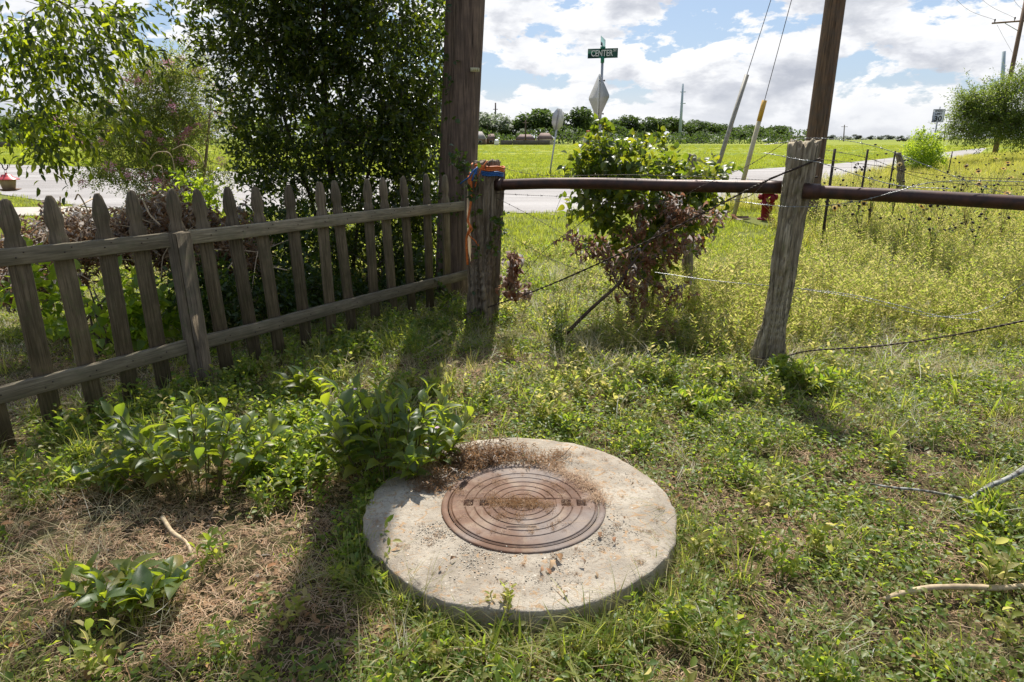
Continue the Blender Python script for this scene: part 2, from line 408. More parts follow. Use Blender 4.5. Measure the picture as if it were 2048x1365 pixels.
M['straw'] = leaf_mat('straw', [(.42, .27, .16), (.26, .145, .08), (.58, .42, .28), (.13, .068, .04)], [(.5, .36, .18)], 0.25, 0.7, .25)
M['drystem'] = leaf_mat('dry_grass_blade', [(.50, .42, .22), (.40, .34, .16), (.60, .52, .32), (.32, .28, .11)], [(.55, .48, .2)], 0.35, 0.7, .25)
M['farleaf'] = leaf_mat('distant_tree_leaf', [(.030, .055, .016), (.045, .075, .02), (.06, .09, .022)], [(.12, .2, .03), (.18, .27, .04)], 0.3, 0.7)
M['farleaf2'] = leaf_mat('distant_bright_leaf', [(.06, .095, .02), (.09, .13, .03)], [(.2, .32, .03)], 0.3, 0.7)
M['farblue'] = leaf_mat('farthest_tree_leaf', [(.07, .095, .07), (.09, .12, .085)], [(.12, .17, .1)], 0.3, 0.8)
M['mesq'] = leaf_mat('mesquite_leaf', [(.05, .085, .02), (.08, .12, .028), (.12, .11, .04)], [(.24, .36, .04), (.38, .46, .06)], 0.4, 0.5)

# ------------------------------------------------------------------ ground, road, path
def inpoly(x, y, poly):
    x = np.asarray(x); y = np.asarray(y); c = np.zeros(x.shape, bool); n = len(poly)
    for i in range(n):
        x1, y1 = poly[i]; x2, y2 = poly[(i + 1) % n]
        if y1 == y2: continue
        c ^= ((y1 > y) != (y2 > y)) & (x < (x2 - x1) * (y - y1) / (y2 - y1) + x1)
    return c
ROAD = [(-90, 56), (-32, 41), (-24.5, 37.2), (-12, 31), (-1.5, 25.6), (3.0, 24.8), (9.4, 31.0), (20.5, 42.0), (52, 80), (75, 108),
        (82, 108), (57, 80), (34, 52), (15.2, 29.6), (10.0, 21.5), (6.6, 16.6), (3.5, 14.6), (.4, 13.7), (-8.2, 13.9),
        (-10.4, 15.6), (-12.2, 16.9), (-14.5, 18.7), (-30, 24), (-90, 40)]
PATH = [(-30, 15.5), (-11.4, 14.75), (-9.9, 15.0), (-8.0, 13.7), (-8.3, 13.2), (-10.6, 13.2), (-30, 13.9)]
def gcoords(lo, hi, n, c, k):
    t = np.linspace(-1, 1, n); s_ = np.sinh(t * k) / math.sinh(k)
    return np.where(s_ < 0, c + s_ * (c - lo), c + s_ * (hi - c))
gx = gcoords(-4500, 4500, 381, 0.0, 9.2); gy = gcoords(-300, 6000, 381, 2.6, 9.2)
X, Y = np.meshgrid(gx, gy); Z = gh(X, Y)
n0, n1 = X.shape
i = (np.arange(n0 - 1)[:, None] * n1 + np.arange(n1 - 1)[None, :])
F = np.stack([i, i + 1, i + n1 + 1, i + n1], -1).reshape(-1, 4)
m, t, out, b = new_mat('ground_soil_and_turf')
b.inputs['Roughness'].default_value = 0.95; b.inputs['Specular IOR Level'].default_value = 0.1
pos = worldpos(t)
n1_ = tnoise(t, pos, 120, 4, 0.7); n2_ = tnoise(t, pos, 16, 5, 0.6); n3_ = tnoise(t, pos, 2.2, 4, 0.6)
soil = ramp(n1_, [(0.40, (.022, .014, .009)), (0.54, (.095, .063, .038)), (0.66, (.34, .24, .14))], t)
soil = mixc(ramp(n2_, [(0.42, (0, 0, 0)), (0.60, (1, 1, 1))], t), soil, (.065, .062, .025), tree=t)
sx = t.nodes.new('ShaderNodeSeparateXYZ'); t.links.new(pos, sx.inputs[0])
fpos = tscale(t, pos, (0.35, 1.0, 1.0))
f1 = tnoise(t, fpos, 0.11, 6, 0.6); f2 = tnoise(t, pos, 1.7, 6, 0.7)
field = ramp(f1, [(0.38, (.12, .175, .030)), (0.50, (.21, .26, .038)), (0.62, (.34, .33, .055))], t)
fd = ramp(f2, [(0.32, (.58, .64, .55)), (0.64, (1.16, 1.1, 1.0))], t)
field = mixc(1.0, field, fd, tree=t, mode='MULTIPLY')
turf = ramp(tnoise(t, pos, 38, 5, 0.7), [(0.4, (.07, .085, .02)), (0.6, (.19, .20, .05))], t)
fac_turf = ramp(mth('MULTIPLY', sx.outputs['Y'], 0.05, tree=t), [(0.16, (0, 0, 0)), (0.36, (1, 1, 1))], t)
fac_field = ramp(mth('MULTIPLY', sx.outputs['Y'], 0.01, tree=t), [(0.16, (0, 0, 0)), (0.42, (1, 1, 1))], t)
c = mixc(fac_turf, soil, turf, tree=t); c = mixc(fac_field, c, field, tree=t)
t.links.new(c, b.inputs['Base Color']); bump(t, n1_, 0.7, 0.01, b)
ground = obj('ground', make_mesh('ground', np.stack([X, Y, Z], -1).reshape(-1, 3), [F], smooth=True), m); tag(ground, kind='structure')

def poly_sheet(name, pts, z, m):
    me = bpy.data.meshes.new(name); me.from_pydata([(x, y, z) for x, y in pts], [], [list(range(len(pts)))]); me.update()
    o = obj(name, me, m); tag(o, kind='structure'); return o
m, t, out, b = new_mat('worn_pale_asphalt'); b.inputs['Roughness'].default_value = 0.85
pos = worldpos(t)
a1 = tnoise(t, pos, 60, 4, 0.7); a2 = tnoise(t, tscale(t, pos, (0.25, 1, 1)), 0.6, 5, 0.6); a3 = tnoise(t, pos, 7, 6, 0.65, 0.8)
c = ramp(a2, [(0.38, (.235, .215, .205)), (0.6, (.345, .325, .315))], t)
c = mixc(1.0, c, ramp(a1, [(0.35, (.8, .8, .8)), (0.65, (1.1, 1.1, 1.1))], t), tree=t, mode='MULTIPLY')
c = mixc(ramp(a3, [(0.60, (0, 0, 0)), (0.68, (.45, .45, .45))], t), c, (.12, .11, .10), tree=t)
t.links.new(c, b.inputs['Base Color']); bump(t, a1, 0.5, 0.01, b)
poly_sheet('road', ROAD, 0.016, m)
M['path'] = simple('pale_concrete_path', (.46, .42, .36), (.34, .31, .27), 0.85, 5)
poly_sheet('path', PATH, 0.024, M['path'])
# pale sandy shoulder between turf and asphalt
M['gravel'] = simple('sandy_shoulder', (.34, .29, .21), (.20, .17, .11), 0.95, 9)
sh = []
for k in range(9, 18):
    sh.append(ROAD[k])
outer = [(x + 0.55, y - 0.35) for x, y in sh]
poly_sheet('road_shoulder', sh + outer[::-1], 0.010, M['gravel'])

# ------------------------------------------------------------------ manhole: concrete collar, iron frame and cover
m, t, out, b = new_mat('weathered_collar_concrete'); b.inputs['Roughness'].default_value = 0.9; b.inputs['Specular IOR Level'].default_value = 0.2
pos = objvec(t)
k1 = tnoise(t, pos, 5, 5, 0.6); k2 = tnoise(t, pos, 70, 5, 0.7); k3 = tnoise(t, pos, 26, 4, 0.6, 1.2); k4 = tnoise(t, pos, 200, 3, .6)
c = ramp(k1, [(0.35, (.27, .225, .175)), (0.62, (.42, .37, .30))], t)
c = mixc(ramp(k2, [(0.34, (.9, .9, .9)), (0.47, (0, 0, 0))], t), c, (.20, .165, .125), tree=t)
c = mixc(ramp(tnoise(t, pos, 2.6, 5, .65, .5), [(0.50, (0, 0, 0)), (0.62, (.6, .6, .6))], t), c, (.215, .185, .15), tree=t)
c = mixc(ramp(k3, [(0.56, (0, 0, 0)), (0.66, (.8, .8, .8))], t), c, (.36, .22, .11), tree=t)
c = mixc(ramp(tnoise(t, pos, 55, 2, .5), [(0.70, (0, 0, 0)), (0.74, (.8, .8, .8))], t), c, (.62, .57, .49), tree=t)
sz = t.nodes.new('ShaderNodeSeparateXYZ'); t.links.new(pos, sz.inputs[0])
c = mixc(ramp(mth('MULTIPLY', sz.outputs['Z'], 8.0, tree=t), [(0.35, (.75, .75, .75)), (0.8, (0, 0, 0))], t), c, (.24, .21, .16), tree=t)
t.links.new(c, b.inputs['Base Color'])
bump(t, mth('ADD', mth('MULTIPLY', k2, .6, tree=t), mth('MULTIPLY', k4, .4, tree=t), tree=t), 0.9, 0.009, b)
M['collar'] = m
MC = np.array([0.03, 2.285, 0.0])
man = thing('manhole', 'round concrete manhole collar with rusty ridged iron cover in the foreground', 'manhole', MC)
nt_ = 220; th = np.arange(nt_) * 2 * math.pi / nt_
def edge_noise(th, a, s_):
    chip = np.maximum(0, fbm(np.cos(th) * 9 + 3, np.sin(th) * 9, 1.0, s_ + 9, 3) - .60) * .025
    return (fbm(np.cos(th) * 3 + 9, np.sin(th) * 3, 1.0, s_, 5) - 0.5) * a - chip
prof = [(0.30, 0.02), (0.302, 0.104)] + [(0.31 + 0.28 * k / 24, 0.110) for k in range(25)] + [(0.603, 0.106), (0.609, 0.098), (0.607, 0.082), (0.612, 0.04), (0.607, -0.06)]
V = []
for k, (r_, z_) in enumerate(prof):
    rr = r_ + (edge_noise(th, 0.035, 3) if r_ > 0.6 else edge_noise(th, 0.035, 3) * max(0, (r_ - 0.5) / 0.1))
    if r_ > 0.6: rr = rr + (vn(th * 22, np.full_like(th, k * 1.7), 1, 4) - 0.5) * 0.010
    zz = z_ + (fbm(r_ * np.cos(th), r_ * np.sin(th), 14, 6, 4) - 0.5) * 0.007 * (z_ > 0.08) - (sstep(0.50, 0.60, r_) * 0.006 if z_ > 0.1 else 0)
    V.append(np.stack([rr * np.cos(th), rr * np.sin(th), zz + 0 * th], -1))
V = np.concatenate(V); k = len(prof)
i_ = np.arange(k - 1)[:, None] * nt_; j_ = np.arange(nt_)[None]; j2 = (j_ + 1) % nt_
F = np.stack([i_ + j_, i_ + j2, i_ + nt_ + j2, i_ + nt_ + j_], -1).reshape(-1, 4)[:, ::-1]
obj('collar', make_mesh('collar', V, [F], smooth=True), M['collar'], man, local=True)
m, t, out, b = new_mat('rusted_cast_iron'); b.inputs['Roughness'].default_value = 0.5; b.inputs['Metallic'].default_value = 0.15
pos = objvec(t)
q1 = tnoise(t, pos, 6, 5, .6); q2 = tnoise(t, pos, 90, 4, .7); q3 = tnoise(t, pos, 3.2, 4, .55)
c = ramp(q1, [(0.3, (.085, .042, .024)), (0.55, (.135, .066, .036)), (0.7, (.18, .092, .050))], t)
c = mixc(ramp(q3, [(0.46, (0, 0, 0)), (0.60, (.75, .75, .75))], t), c, (.15, .13, .12), tree=t)
c = mixc(ramp(q2, [(0.32, (.8, .8, .8)), (0.45, (0, 0, 0))], t), c, (.09, .055, .042), tree=t)
c = mixc(ramp(tnoise(t, pos, 11, 7, .7, .6), [(0.50, (0, 0, 0)), (0.64, (.6, .6, .6))], t), c, (.21, .15, .10), tree=t)
t.links.new(c, b.inputs['Base Color']); bump(t, q2, 0.5, 0.003, b)
t.links.new(ramp(q1, [(0.3, (.82,) * 3), (0.7, (.62,) * 3)], t), b.inputs['Roughness'])
M['iron'] = m
LC = np.array([0.045, 2.275, 0.0]) - MC
mb = MB(); mb.lathe(LC, [(0.299, 0.09), (0.2995, 0.1155), (0.301, 0.117), (0.322, 0.117), (0.325, 0.1145), (0.326, 0.095)][::-1], 128)
obj('frame_ring', mb.mesh('frame_ring', True), M['iron'], man, local=True)
nr, na = 200, 380
rr = np.linspace(0, 0.2955, nr)[:, None]; aa = (np.arange(na) * 2 * math.pi / na)[None]
xx = rr * np.cos(aa); yy = rr * np.sin(aa)
zz = np.full((nr, na), 0.120)
bar = np.abs(yy + 0.004) < 0.030
for rg in (0.232, 0.196, 0.160, 0.126, 0.094, 0.060):
    g_ = np.exp(-((rr - rg) / 0.0017) ** 2)
    zz = zz - 0.006 * g_ * ~bar
for rg in (0.286,):
    zz = zz - 0.008 * np.exp(-((rr - rg) / 0.0022) ** 2)
zz = zz - np.where(bar & (np.abs(xx) < 0.13), 0.004, 0) - 0.006 * np.exp(-((yy - 0.029) / 0.0022) ** 2) * (np.abs(xx) < 0.225)
for hx in (-0.218, -0.155, 0.170, 0.230):
    hole = (np.abs(xx - hx) < 0.0185) & (np.abs(yy + 0.004) < 0.022)
    rim = (np.abs(xx - hx) < 0.023) & (np.abs(yy + 0.004) < 0.027)
    zz = np.where(rim & ~hole, 0.1205, zz); zz = np.where(hole, 0.080, zz)
slot = (np.abs(xx + 0.01) < 0.055) & (np.abs(yy + 0.176) < 0.008)
zz = np.where(slot, 0.1155, zz)
zz = zz - 0.004 * sstep(0.288, 0.2955, rr)
V = np.stack([xx + LC[0], yy + LC[1], zz], -1).reshape(-1, 3)
i_ = np.arange(nr - 1)[:, None] * na; j_ = np.arange(na)[None]; j2 = (j_ + 1) % na
F = np.stack([i_ + j_, i_ + na + j_, i_ + na + j2, i_ + j2], -1).reshape(-1, 4)
F = F[na:]; F3 = np.stack([np.zeros(na, int), na + np.arange(na), na + (np.arange(na) + 1) % na], -1)
cov = obj('cover', make_mesh('cover', V, [F3, F]), M['iron'], man, local=True)

# ------------------------------------------------------------------ picket fence
FA = np.array([-2.35, 3.20]); FB = np.array([-0.62, 5.85]); FD = (FB - FA) / np.linalg.norm(FB - FA); FL = np.linalg.norm(FB - FA)
FN = np.array([FD[1], -FD[0]])          # towards the camera's side
fang = math.atan2(FD[1], FD[0])
def fpos3(s_, off, z): q = FA + FD * s_ * FL + FN * off; return np.array([q[0], q[1], z])
Rf = np.array([[math.cos(fang), -math.sin(fang), 0], [math.sin(fang), math.cos(fang), 0], [0, 0, 1]])
fence = thing('picket_fence', 'weathered grey wooden picket fence with gothic tops running across the left', 'fence', (*FA, 0))
def picket_mesh(h, seed=0, w=0.0445):
    rp_ = np.random.default_rng(seed)
    # half outline from the bottom to the gothic top with its waist
    half = [(w, 0), (w, h - .235), (w, h - .215), (w * .96, h - .208), (w * .72, h - .185), (w * .66, h - .168), (w * .86, h - .140), (w * .96, h - .122),
            (w * .86, h - .085), (w * .66, h - .048), (w * .42, h - .017), (w * .16, h)]
    o = [(x, z) for x, z in half] + [(-x, z) for x, z in half[::-1]]
    V = []; d = 0.0105; e = 0.002
    o = np.array(o); n = len(o); o = o + rp_.normal(0, .0013, o.shape) * (o[:, 1:] > .02); o[n // 2 - 1:n // 2 + 1, 1] -= rp_.uniform(0, .008, 2)
    o[:, 0] += rp_.normal(0, .0035) * np.sin(o[:, 1] * 3) + (rp_.uniform(-.03, .03)) * (o[:, 0] * .3)
    rings = []
    for yy_, ins in ((-d, e), (-d + e, 0), (d - e, 0), (d, e)):
        q = o.copy(); q[:, 0] *= (1 - ins / w); q[:, 1] -= np.where(q[:, 1] > h - .01, ins, 0)
        rings.append(np.c_[q[:, 0], np.full(n, yy_), q[:, 1]])
    V = np.concatenate(rings); j = np.arange(n); k = (j + 1) % n; F = []
    for r_ in range(3): F.append(np.stack([r_ * n + j, r_ * n + k, (r_ + 1) * n + k, (r_ + 1) * n + j], -1))
    hlf = len(half)
    for r_, fl in ((0, 1), (3, 0)):          # faces as a ladder of quads
        a_ = np.arange(hlf - 1); q = np.stack([r_ * n + a_, r_ * n + a_ + 1, r_ * n + n - 2 - a_, r_ * n + n - 1 - a_], -1)
        F.append(q if fl == 0 else q[:, ::-1])
    return make_mesh('picket', V, [np.vstack(F)[:, ::-1]])
sv = [-0.275, -0.19, -0.10, -0.029, 0.038, 0.099, 0.16, 0.229, 0.292, 0.361, 0.421, 0.496, 0.571, 0.638, 0.717, 0.786, 0.858, 0.933, 1.012]
for k, s_ in enumerate(sv):
    q = fpos3(s_, 0.0, -0.012 + (-0.03 if s_ > .2 else 0))
    h_ = [1.235, 1.232, 1.227, 1.233, 1.23, 1.218, 1.218, 1.21, 1.206, 1.211, 1.211, 1.209, 1.21, 1.208, 1.214, 1.2][max(0, min(k - 3, 15))]
    Mx = Matrix.Translation(q) @ Matrix.Rotation(fang, 4, 'Z') @ Matrix.Rotation(R(rng.normal(0, 1.2)), 4, 'Y') @ Matrix.Rotation(R(rng.normal(0, .7)), 4, 'X') @ Matrix.Diagonal((1, 1, (h_ - q[2]) / 1.22, 1))
    pm = picket_mesh(1.22, 50 + k); obj('picket', pm, M['picket'], fence, matrix=Mx)
def rail(s0, s1, z0, z1, off, h_=0.082, d=0.036):
    a_ = fpos3(s0, off, z0); b_ = fpos3(s1, off, z1); Ln = np.linalg.norm(b_ - a_); k = 14
    mb = MB(); st = []
    for q in range(k + 1):
        u = q / k; x = (u - .5) * Ln
        wob = (vn(u * 5, s0 * 9, 1, 2) - .5) * .012
        st.append([(x, -d / 2 + .003, -h_ / 2 + wob), (x, -d / 2, -h_ / 2 + .004 + wob), (x, -d / 2, h_ / 2 - .004 + wob), (x, -d / 2 + .003, h_ / 2 + wob),
                   (x, d / 2 - .003, h_ / 2 + wob), (x, d / 2, h_ / 2 - .004 + wob), (x, d / 2, -h_ / 2 + .004 + wob), (x, d / 2 - .003, -h_ / 2 + wob)])
    V = np.array(st).reshape(-1, 3); i_ = np.arange(k)[:, None] * 8; j_ = np.arange(8)[None]; j2 = (j_ + 1) % 8
    F = np.stack([i_ + j_, i_ + j2, i_ + 8 + j2, i_ + 8 + j_], -1).reshape(-1, 4)
    caps = [[0, 1, 2, 3], [0, 3, 4, 7], [4, 5, 6, 7]]; caps += [[v + k * 8 for v in f[::-1]] for f in caps]
    me = make_mesh('rail', V, [np.vstack([F, caps])])
    me.materials.append(M['rail'])
    c_ = (a_ + b_) / 2; tilt = math.asin((b_[2] - a_[2]) / Ln)
    obj('rail', me, None, fence, matrix=Matrix.Translation(c_) @ Matrix.Rotation(fang, 4, 'Z') @ Matrix.Rotation(-tilt, 4, 'Y'))
ro = 0.0105 + 0.018 + 0.002
rail(-0.42, 0.206, 0.982, 0.948, ro); rail(0.242, 1.10, 0.944, 0.912, ro)
rail(-0.42, 0.206, 0.312, 0.305, ro); rail(0.242, 1.10, 0.300, 0.268, ro)
mb = MB(); mb.box((0, 0, 0.49), (0.098, 0.098, 1.04), bev=0.004)
pq = fpos3(0.224, 0.062, 0)
me = mb.mesh('fence_post'); me.materials.append(M['picket'])
obj('post', me, None, fence, matrix=Matrix.Translation(pq + np.array([0, 0, -0.025])) @ Matrix.Rotation(fang + R(4), 4, 'Z') @ Matrix.Rotation(R(-0.8), 4, 'Y'))
# nail heads where rails meet pickets
mb = MB()
for s_ in sv:
    for z_ in (0.97 - 0.035 * s_ - .005, 0.30 - .03 * s_):
        for dx in (-.018, .018):
            q = fpos3(s_, ro + 0.0185, z_ + dx * .6) + np.array([*FD, 0]) * dx
            mb.box(q, (0.006, 0.006, 0.006), Rf)
mb.build('nail_heads', M['cable'], fence, kind='stuff')

# ------------------------------------------------------------------ old split posts, pipe rails
def old_post(name, label, axis_pts, radii, seed, m, n=88, k=110, jag=0.05, cav=()):
    ax = np.array(axis_pts, float); hz_ = np.linspace(ax[0][2], ax[-1][2], k)
    cx_ = np.interp(hz_, ax[:, 2], ax[:, 0]); cy_ = np.interp(hz_, ax[:, 2], ax[:, 1]); rr = np.interp(hz_, [a[2] for a in ax], radii)
    th = np.arange(n) * 2 * math.pi / n
    rr = rr * (1 + .16 * (vn(hz_ * 5, hz_ * 0, 1, seed) - .5))
    T, H_ = np.meshgrid(th, hz_)
    tw = T + 0.35 * H_ + 0.25 * np.sin(H_ * 4 + seed)
    g1 = fbm(np.cos(tw) * 2.6 + H_ * .25, np.sin(tw) * 2.6, 1.6, seed, 4)          # long grooves
    g2 = fbm(np.cos(tw) * 3, np.sin(tw) * 3 + H_ * 1.2, 2.2, seed + 5, 3)
    g3 = vn(np.cos(tw) * 9 + H_ * .5, np.sin(tw) * 9, 2.0, seed + 9)
    r_ = rr[:, None] * (1 + 0.62 * (g1 - .5) + 0.34 * (g2 - .5) + .22 * (g3 - .5))
    cr = np.abs(vn(np.cos(tw) * 2.2 + 4 + H_ * .3, np.sin(tw) * 2.2, 1.5, seed + 3) - .5)
    r_ = r_ * (1 - 0.42 * np.exp(-(cr / .035) ** 2))
    cr = np.abs(vn(np.cos(tw) * 5 + 8 + H_ * .4, np.sin(tw) * 5, 1.5, seed + 4) - .5); r_ = r_ * (1 - 0.22 * np.exp(-(cr / .05) ** 2))
    r_ = r_ * (1 + .10 * np.sin(2 * T + H_ * 1.3 + seed) + .12 * (fbm(np.cos(T) * 1.3 + seed, np.sin(T) * 1.3 + H_ * 3.0, 1.5, seed + 8, 3) - .5) * 2)
    for ca, cz, wa, wz, dep in cav:
        dth = (T - ca - (H_ - cz) * .25 + math.pi) % (2 * math.pi) - math.pi
        r_ = r_ * (1 - dep * np.exp(-(dth / wa) ** 2 - ((H_ - cz) / wz) ** 2))
    V = np.stack([cx_[:, None] + r_ * np.cos(T), cy_[:, None] + r_ * np.sin(T), H_], -1)
    top = (fbm(np.cos(th) * 2, np.sin(th) * 2, 2.5, seed + 7, 3) - .5) * jag * 2
    fall = sstep(0.75, 1.0, (hz_ - hz_[0]) / (hz_[-1] - hz_[0]))
    V[:, :, 2] += fall[:, None] * top[None]
    Vt = V[-1].copy(); c_ = Vt.mean(0); rings = [V.reshape(-1, 3)]
    for f_ in (.8, .55, .3):
        q = c_ + (Vt - c_) * f_; q[:, 2] += (vn(q[:, 0] * 60, q[:, 1] * 60, 1, seed) - .6) * jag * .6; rings.append(q)
    rings.append(c_[None] - np.array([[0, 0, .01]]))
    VV = np.concatenate(rings); K = k + 3
    i_ = np.arange(K - 1)[:, None] * n; j_ = np.arange(n)[None]; j2 = (j_ + 1) % n
    F = np.stack([i_ + j_, i_ + j2, i_ + n + j2, i_ + n + j_], -1).reshape(-1, 4)
    jj = np.arange(n); F3 = np.stack([(K - 1) * n + jj, (K - 1) * n + (jj + 1) % n, np.full(n, K * n)], -1)
    o = obj(name, make_mesh(name, VV, [F3, F], smooth=True), m)
    return tag(o, label, 'fence post')
old_post('fence_post', 'split grey cedar post standing alone on the right, joining two pipe rails',
         [(1.70, 4.13, -.12), (1.705, 4.12, .12), (1.715, 4.11, .32), (1.735, 4.11, .6), (1.745, 4.11, 1.0), (1.768, 4.11, 1.47)], [.104, .098, .080, .080, .073, .082], 11, M['oldpost'],
         cav=[(-1.2, .95, .16, .22, .62), (-1.75, .62, .12, .16, .5), (-1.35, 1.28, .10, .12, .5), (-2.2, .15, .2, .12, .35)])
old_post('fence_post', 'dark weathered round post tied with orange and blue rope at the fence end',
         [(-.262, 5.20, -.1), (-.255, 5.19, .3), (-.225, 5.19, .8), (-.198, 5.19, 1.33)], [.125, .108, .098, .096], 23, M['oldpost_dark'], jag=.03,
         cav=[(-1.4, .8, .12, .4, .35)])
old_post('fence_post', 'thin split post squeezed behind the rope-tied post under the pipe',
         [(-.165, 5.33, -.1), (-.145, 5.33, .5), (-.112, 5.34, 1.28)], [.055, .052, .055], 31, M['oldpost_dark'], n=32, k=60, jag=.02)
# knot stub on the right post
def pipe(name, label, pts, r_):
    t_ = thing(name, label, 'pipe rail', pts[0])
    mb = MB(); p_ = np.array(pts); u = np.linspace(0, 1, 40); w = np.linspace(0, 1, len(p_))
    q = np.stack([np.interp(u, w, p_[:, c_]) for c_ in range(3)], -1)
    q[1:-1] = (q[:-2] + q[1:-1] * 2 + q[2:]) / 4
    mb.tube(q, r_, 24); mb.build('pipe', M['rust'], t_, smooth=True)
    return t_, q
t_, pq1 = pipe('pipe_rail', 'rusty brown steel pipe rail spanning between the two old posts, slightly bowed', [(-.12, 5.17, 1.155), (.25, 4.96, 1.18), (.63, 4.78, 1.192), (1.1, 4.50, 1.195), (1.70, 4.20, 1.205)], .0405)
mb = MB(); mb.tube(np.array([pq1[0], pq1[1] * .5 + pq1[2] * .5]), .046, 24); mb.build('collar', M['rust'], t_, smooth=True)
t_, pq2 = pipe('pipe_rail', 'rusty pipe rail running off to the right from the split post', [(1.76, 4.02, 1.195), (2.3, 3.74, 1.185), (2.9, 3.40, 1.165), (4.4, 2.55, 1.14)], .0385)
mb = MB(); mb.tube(np.array([pq2[0], pq2[2]]), .047, 24); mb.build('collar', M['rust'], t_, smooth=True)

# ------------------------------------------------------------------ wires on the wire fence
W0 = np.array([-.15, 5.17]); W1 = np.array([1.74, 4.08]); WD = (W1 - W0) / np.linalg.norm(W1 - W0); WN = np.array([WD[1], -WD[0]])
if WN[1] > 0: WN = -WN
def fl(x, y, off=0.0):
    d = ray(x, y); o_ = W0 + WN * off
    A_ = np.array([[WD[0], -d[0]], [WD[1], -d[1]]]); s_, t_ = np.linalg.solve(A_, CAM[:2] - o_)
    return CAM + d * t_
def smooth_line(p_, n):
    p_ = np.asarray(p_, float); k = len(p_)
    if k == 2: return p_[0] + (p_[1] - p_[0]) * np.linspace(0, 1, n)[:, None]
    pp = np.vstack([2 * p_[0] - p_[1], p_, 2 * p_[-1] - p_[-2]]); out_ = []
    for u in np.linspace(0, k - 1 - 1e-6, n):
        i_ = int(u); f_ = u - i_; a_, b_, c_, d_ = pp[i_:i_ + 4]
        out_.append(.5 * ((2 * b_) + (-a_ + c_) * f_ + (2 * a_ - 5 * b_ + 4 * c_ - d_) * f_ ** 2 + (-a_ + 3 * b_ - 3 * c_ + d_) * f_ ** 3))
    return np.array(out_)
def twisted(mb, pts, r_, pitch, barb=0.0, r2=None):
    Ln = np.linalg.norm(np.diff(pts, axis=0), axis=1).sum(); n = max(12, int(Ln / pitch * 5))
    q = smooth_line(pts, n); d = norm(np.gradient(q, axis=0)); u = norm(np.cross(d, [0.01, 0.02, 1.0])); v = np.cross(d, u)
    ph = np.linspace(0, Ln / pitch * 2 * math.pi, n)[:, None]; r2 = r2 or r_
    for s_ in (0, math.pi): mb.tube(q + (np.cos(ph + s_) * u + np.sin(ph + s_) * v) * r2, r_, 4, cap=False)
    if barb:
        for k in range(1, int(Ln / barb)):
            f_ = int(k * barb / Ln * (n - 1)); c_ = q[f_]
            mb.tube(c_ + d[f_] * np.array([[-.006], [.006]]), r_ * 2.6, 5)
            for z_ in range(4):
                a_ = k * 1.3 + z_ * 1.57; w = (math.cos(a_) * u[f_] + math.sin(a_) * v[f_]); mb.tube(np.array([c_ + d[f_] * (z_ - 1.5) * .004, c_ + w * .014 + d[f_] * (z_ - 1.5) * .005]), [r_, r_ * .3], 4)
def wire(label, px, off=0.0, r_=.0011, m='cable', barb=.11, pitch=.035, name='barbed_wire', cat='barbed wire', grp=None, pts=None):
    p_ = pts if pts is not None else [fl(a_[0], a_[1], a_[2] if len(a_) > 2 else off) for a_ in px]
    mb = MB(); twisted(mb, p_, r_, pitch, barb)
    o = obj(name, mb.mesh(name), M[m]); return tag(o, label, cat, grp)
wire('slack barbed wire strand just under the pipe beside the rope-tied post', [(985, 387), (1060, 391), (1150, 395), (1240, 408), (1330, 402)])
wire('barbed strand sagging down steeply right from the rope-tied post into the vines', [(985, 393), (1030, 415), (1080, 442), (1160, 490), (1230, 548)])
wire('lower barbed strand starting beside the dangling ivy sprig and falling right', [(990, 455), (1050, 490), (1110, 522), (1200, 552), (1290, 575)])
wire('rusty barbed wire rising right from the ground tangle toward the vine bush', [(985, 615), (1040, 560), (1090, 500), (1150, 455), (1222, 398)], -.02, .0014)
wire('barbed wire lying along the top of the long pipe', [(990, 330, -.06), (1040, 345, -.06), (1110, 352, -.06), (1250, 350, -.05), (1400, 354, -.05), (1555, 362, -.05)], r_=.0010)
wire('barbed strand slanting from the split post top down to the pipe on its left', [(1568, 287), (1500, 330), (1450, 352), (1380, 385), (1300, 440)], .03)
wire('bright barbed wire wrapped round the split post below its top', [(1528, 306, .0), (1560, 312, .10), (1600, 320, .12), (1640, 326, .08), (1720, 352, 0), (1800, 372, 0), (1900, 378, 0)], m='galv', r_=.0014)
wire('pale barbed strand arching over the very top of the split post', [(1528, 290, 0), (1575, 284, .02), (1610, 277, .02), (1680, 280, 0), (1760, 296, 0), (1850, 330, 0), (1960, 372, 0), (2100, 410, 0)], m='galv')
wire('barbed wire crossing the split post and climbing over the right pipe', [(1470, 402, 0), (1530, 410, .11), (1580, 414, .13), (1650, 412, .05), (1720, 402, .06), (1790, 384, .07), (1860, 366, .06), (1960, 362, 0), (2090, 366, 0)], m='galv', r_=.0014)
wire('barbed wire drooping from the mid post far across the tall weeds on the right', [(1310, 545), (1430, 562), (1560, 574), (1690, 588), (1800, 612), (1880, 633), (1960, 640)], m='galv', r_=.0012)
wire('second drooping strand twined just below the first in the right weeds', [(1600, 578), (1700, 594), (1810, 622), (1880, 634), (1970, 618), (2060, 560)], m='galv', r_=.0010)
wire('thin barbed strand passing behind the split post above the pipe', [(1630, 318), (1740, 330), (1850, 348), (1950, 356), (2080, 360)], -.1, .0010)
wire('tangled barbed wire sagging over the sunflower seed heads on the right', [(1650, 300), (1740, 318), (1830, 352), (1920, 368), (2080, 372)], -.35, .0010)
wire('single wire hanging down loose from the right pipe', [(1652, 404), (1650, 440), (1655, 500), (1664, 560)], -.02, .0009, barb=0, name='hanging_wire', cat='wire')
wire('short loop of wire hooked over the pipe beside the split post', [(1630, 470), (1632, 420), (1645, 398), (1662, 410), (1672, 480), (1668, 520)], .05, .0008, barb=0, name='hanging_wire', cat='wire')
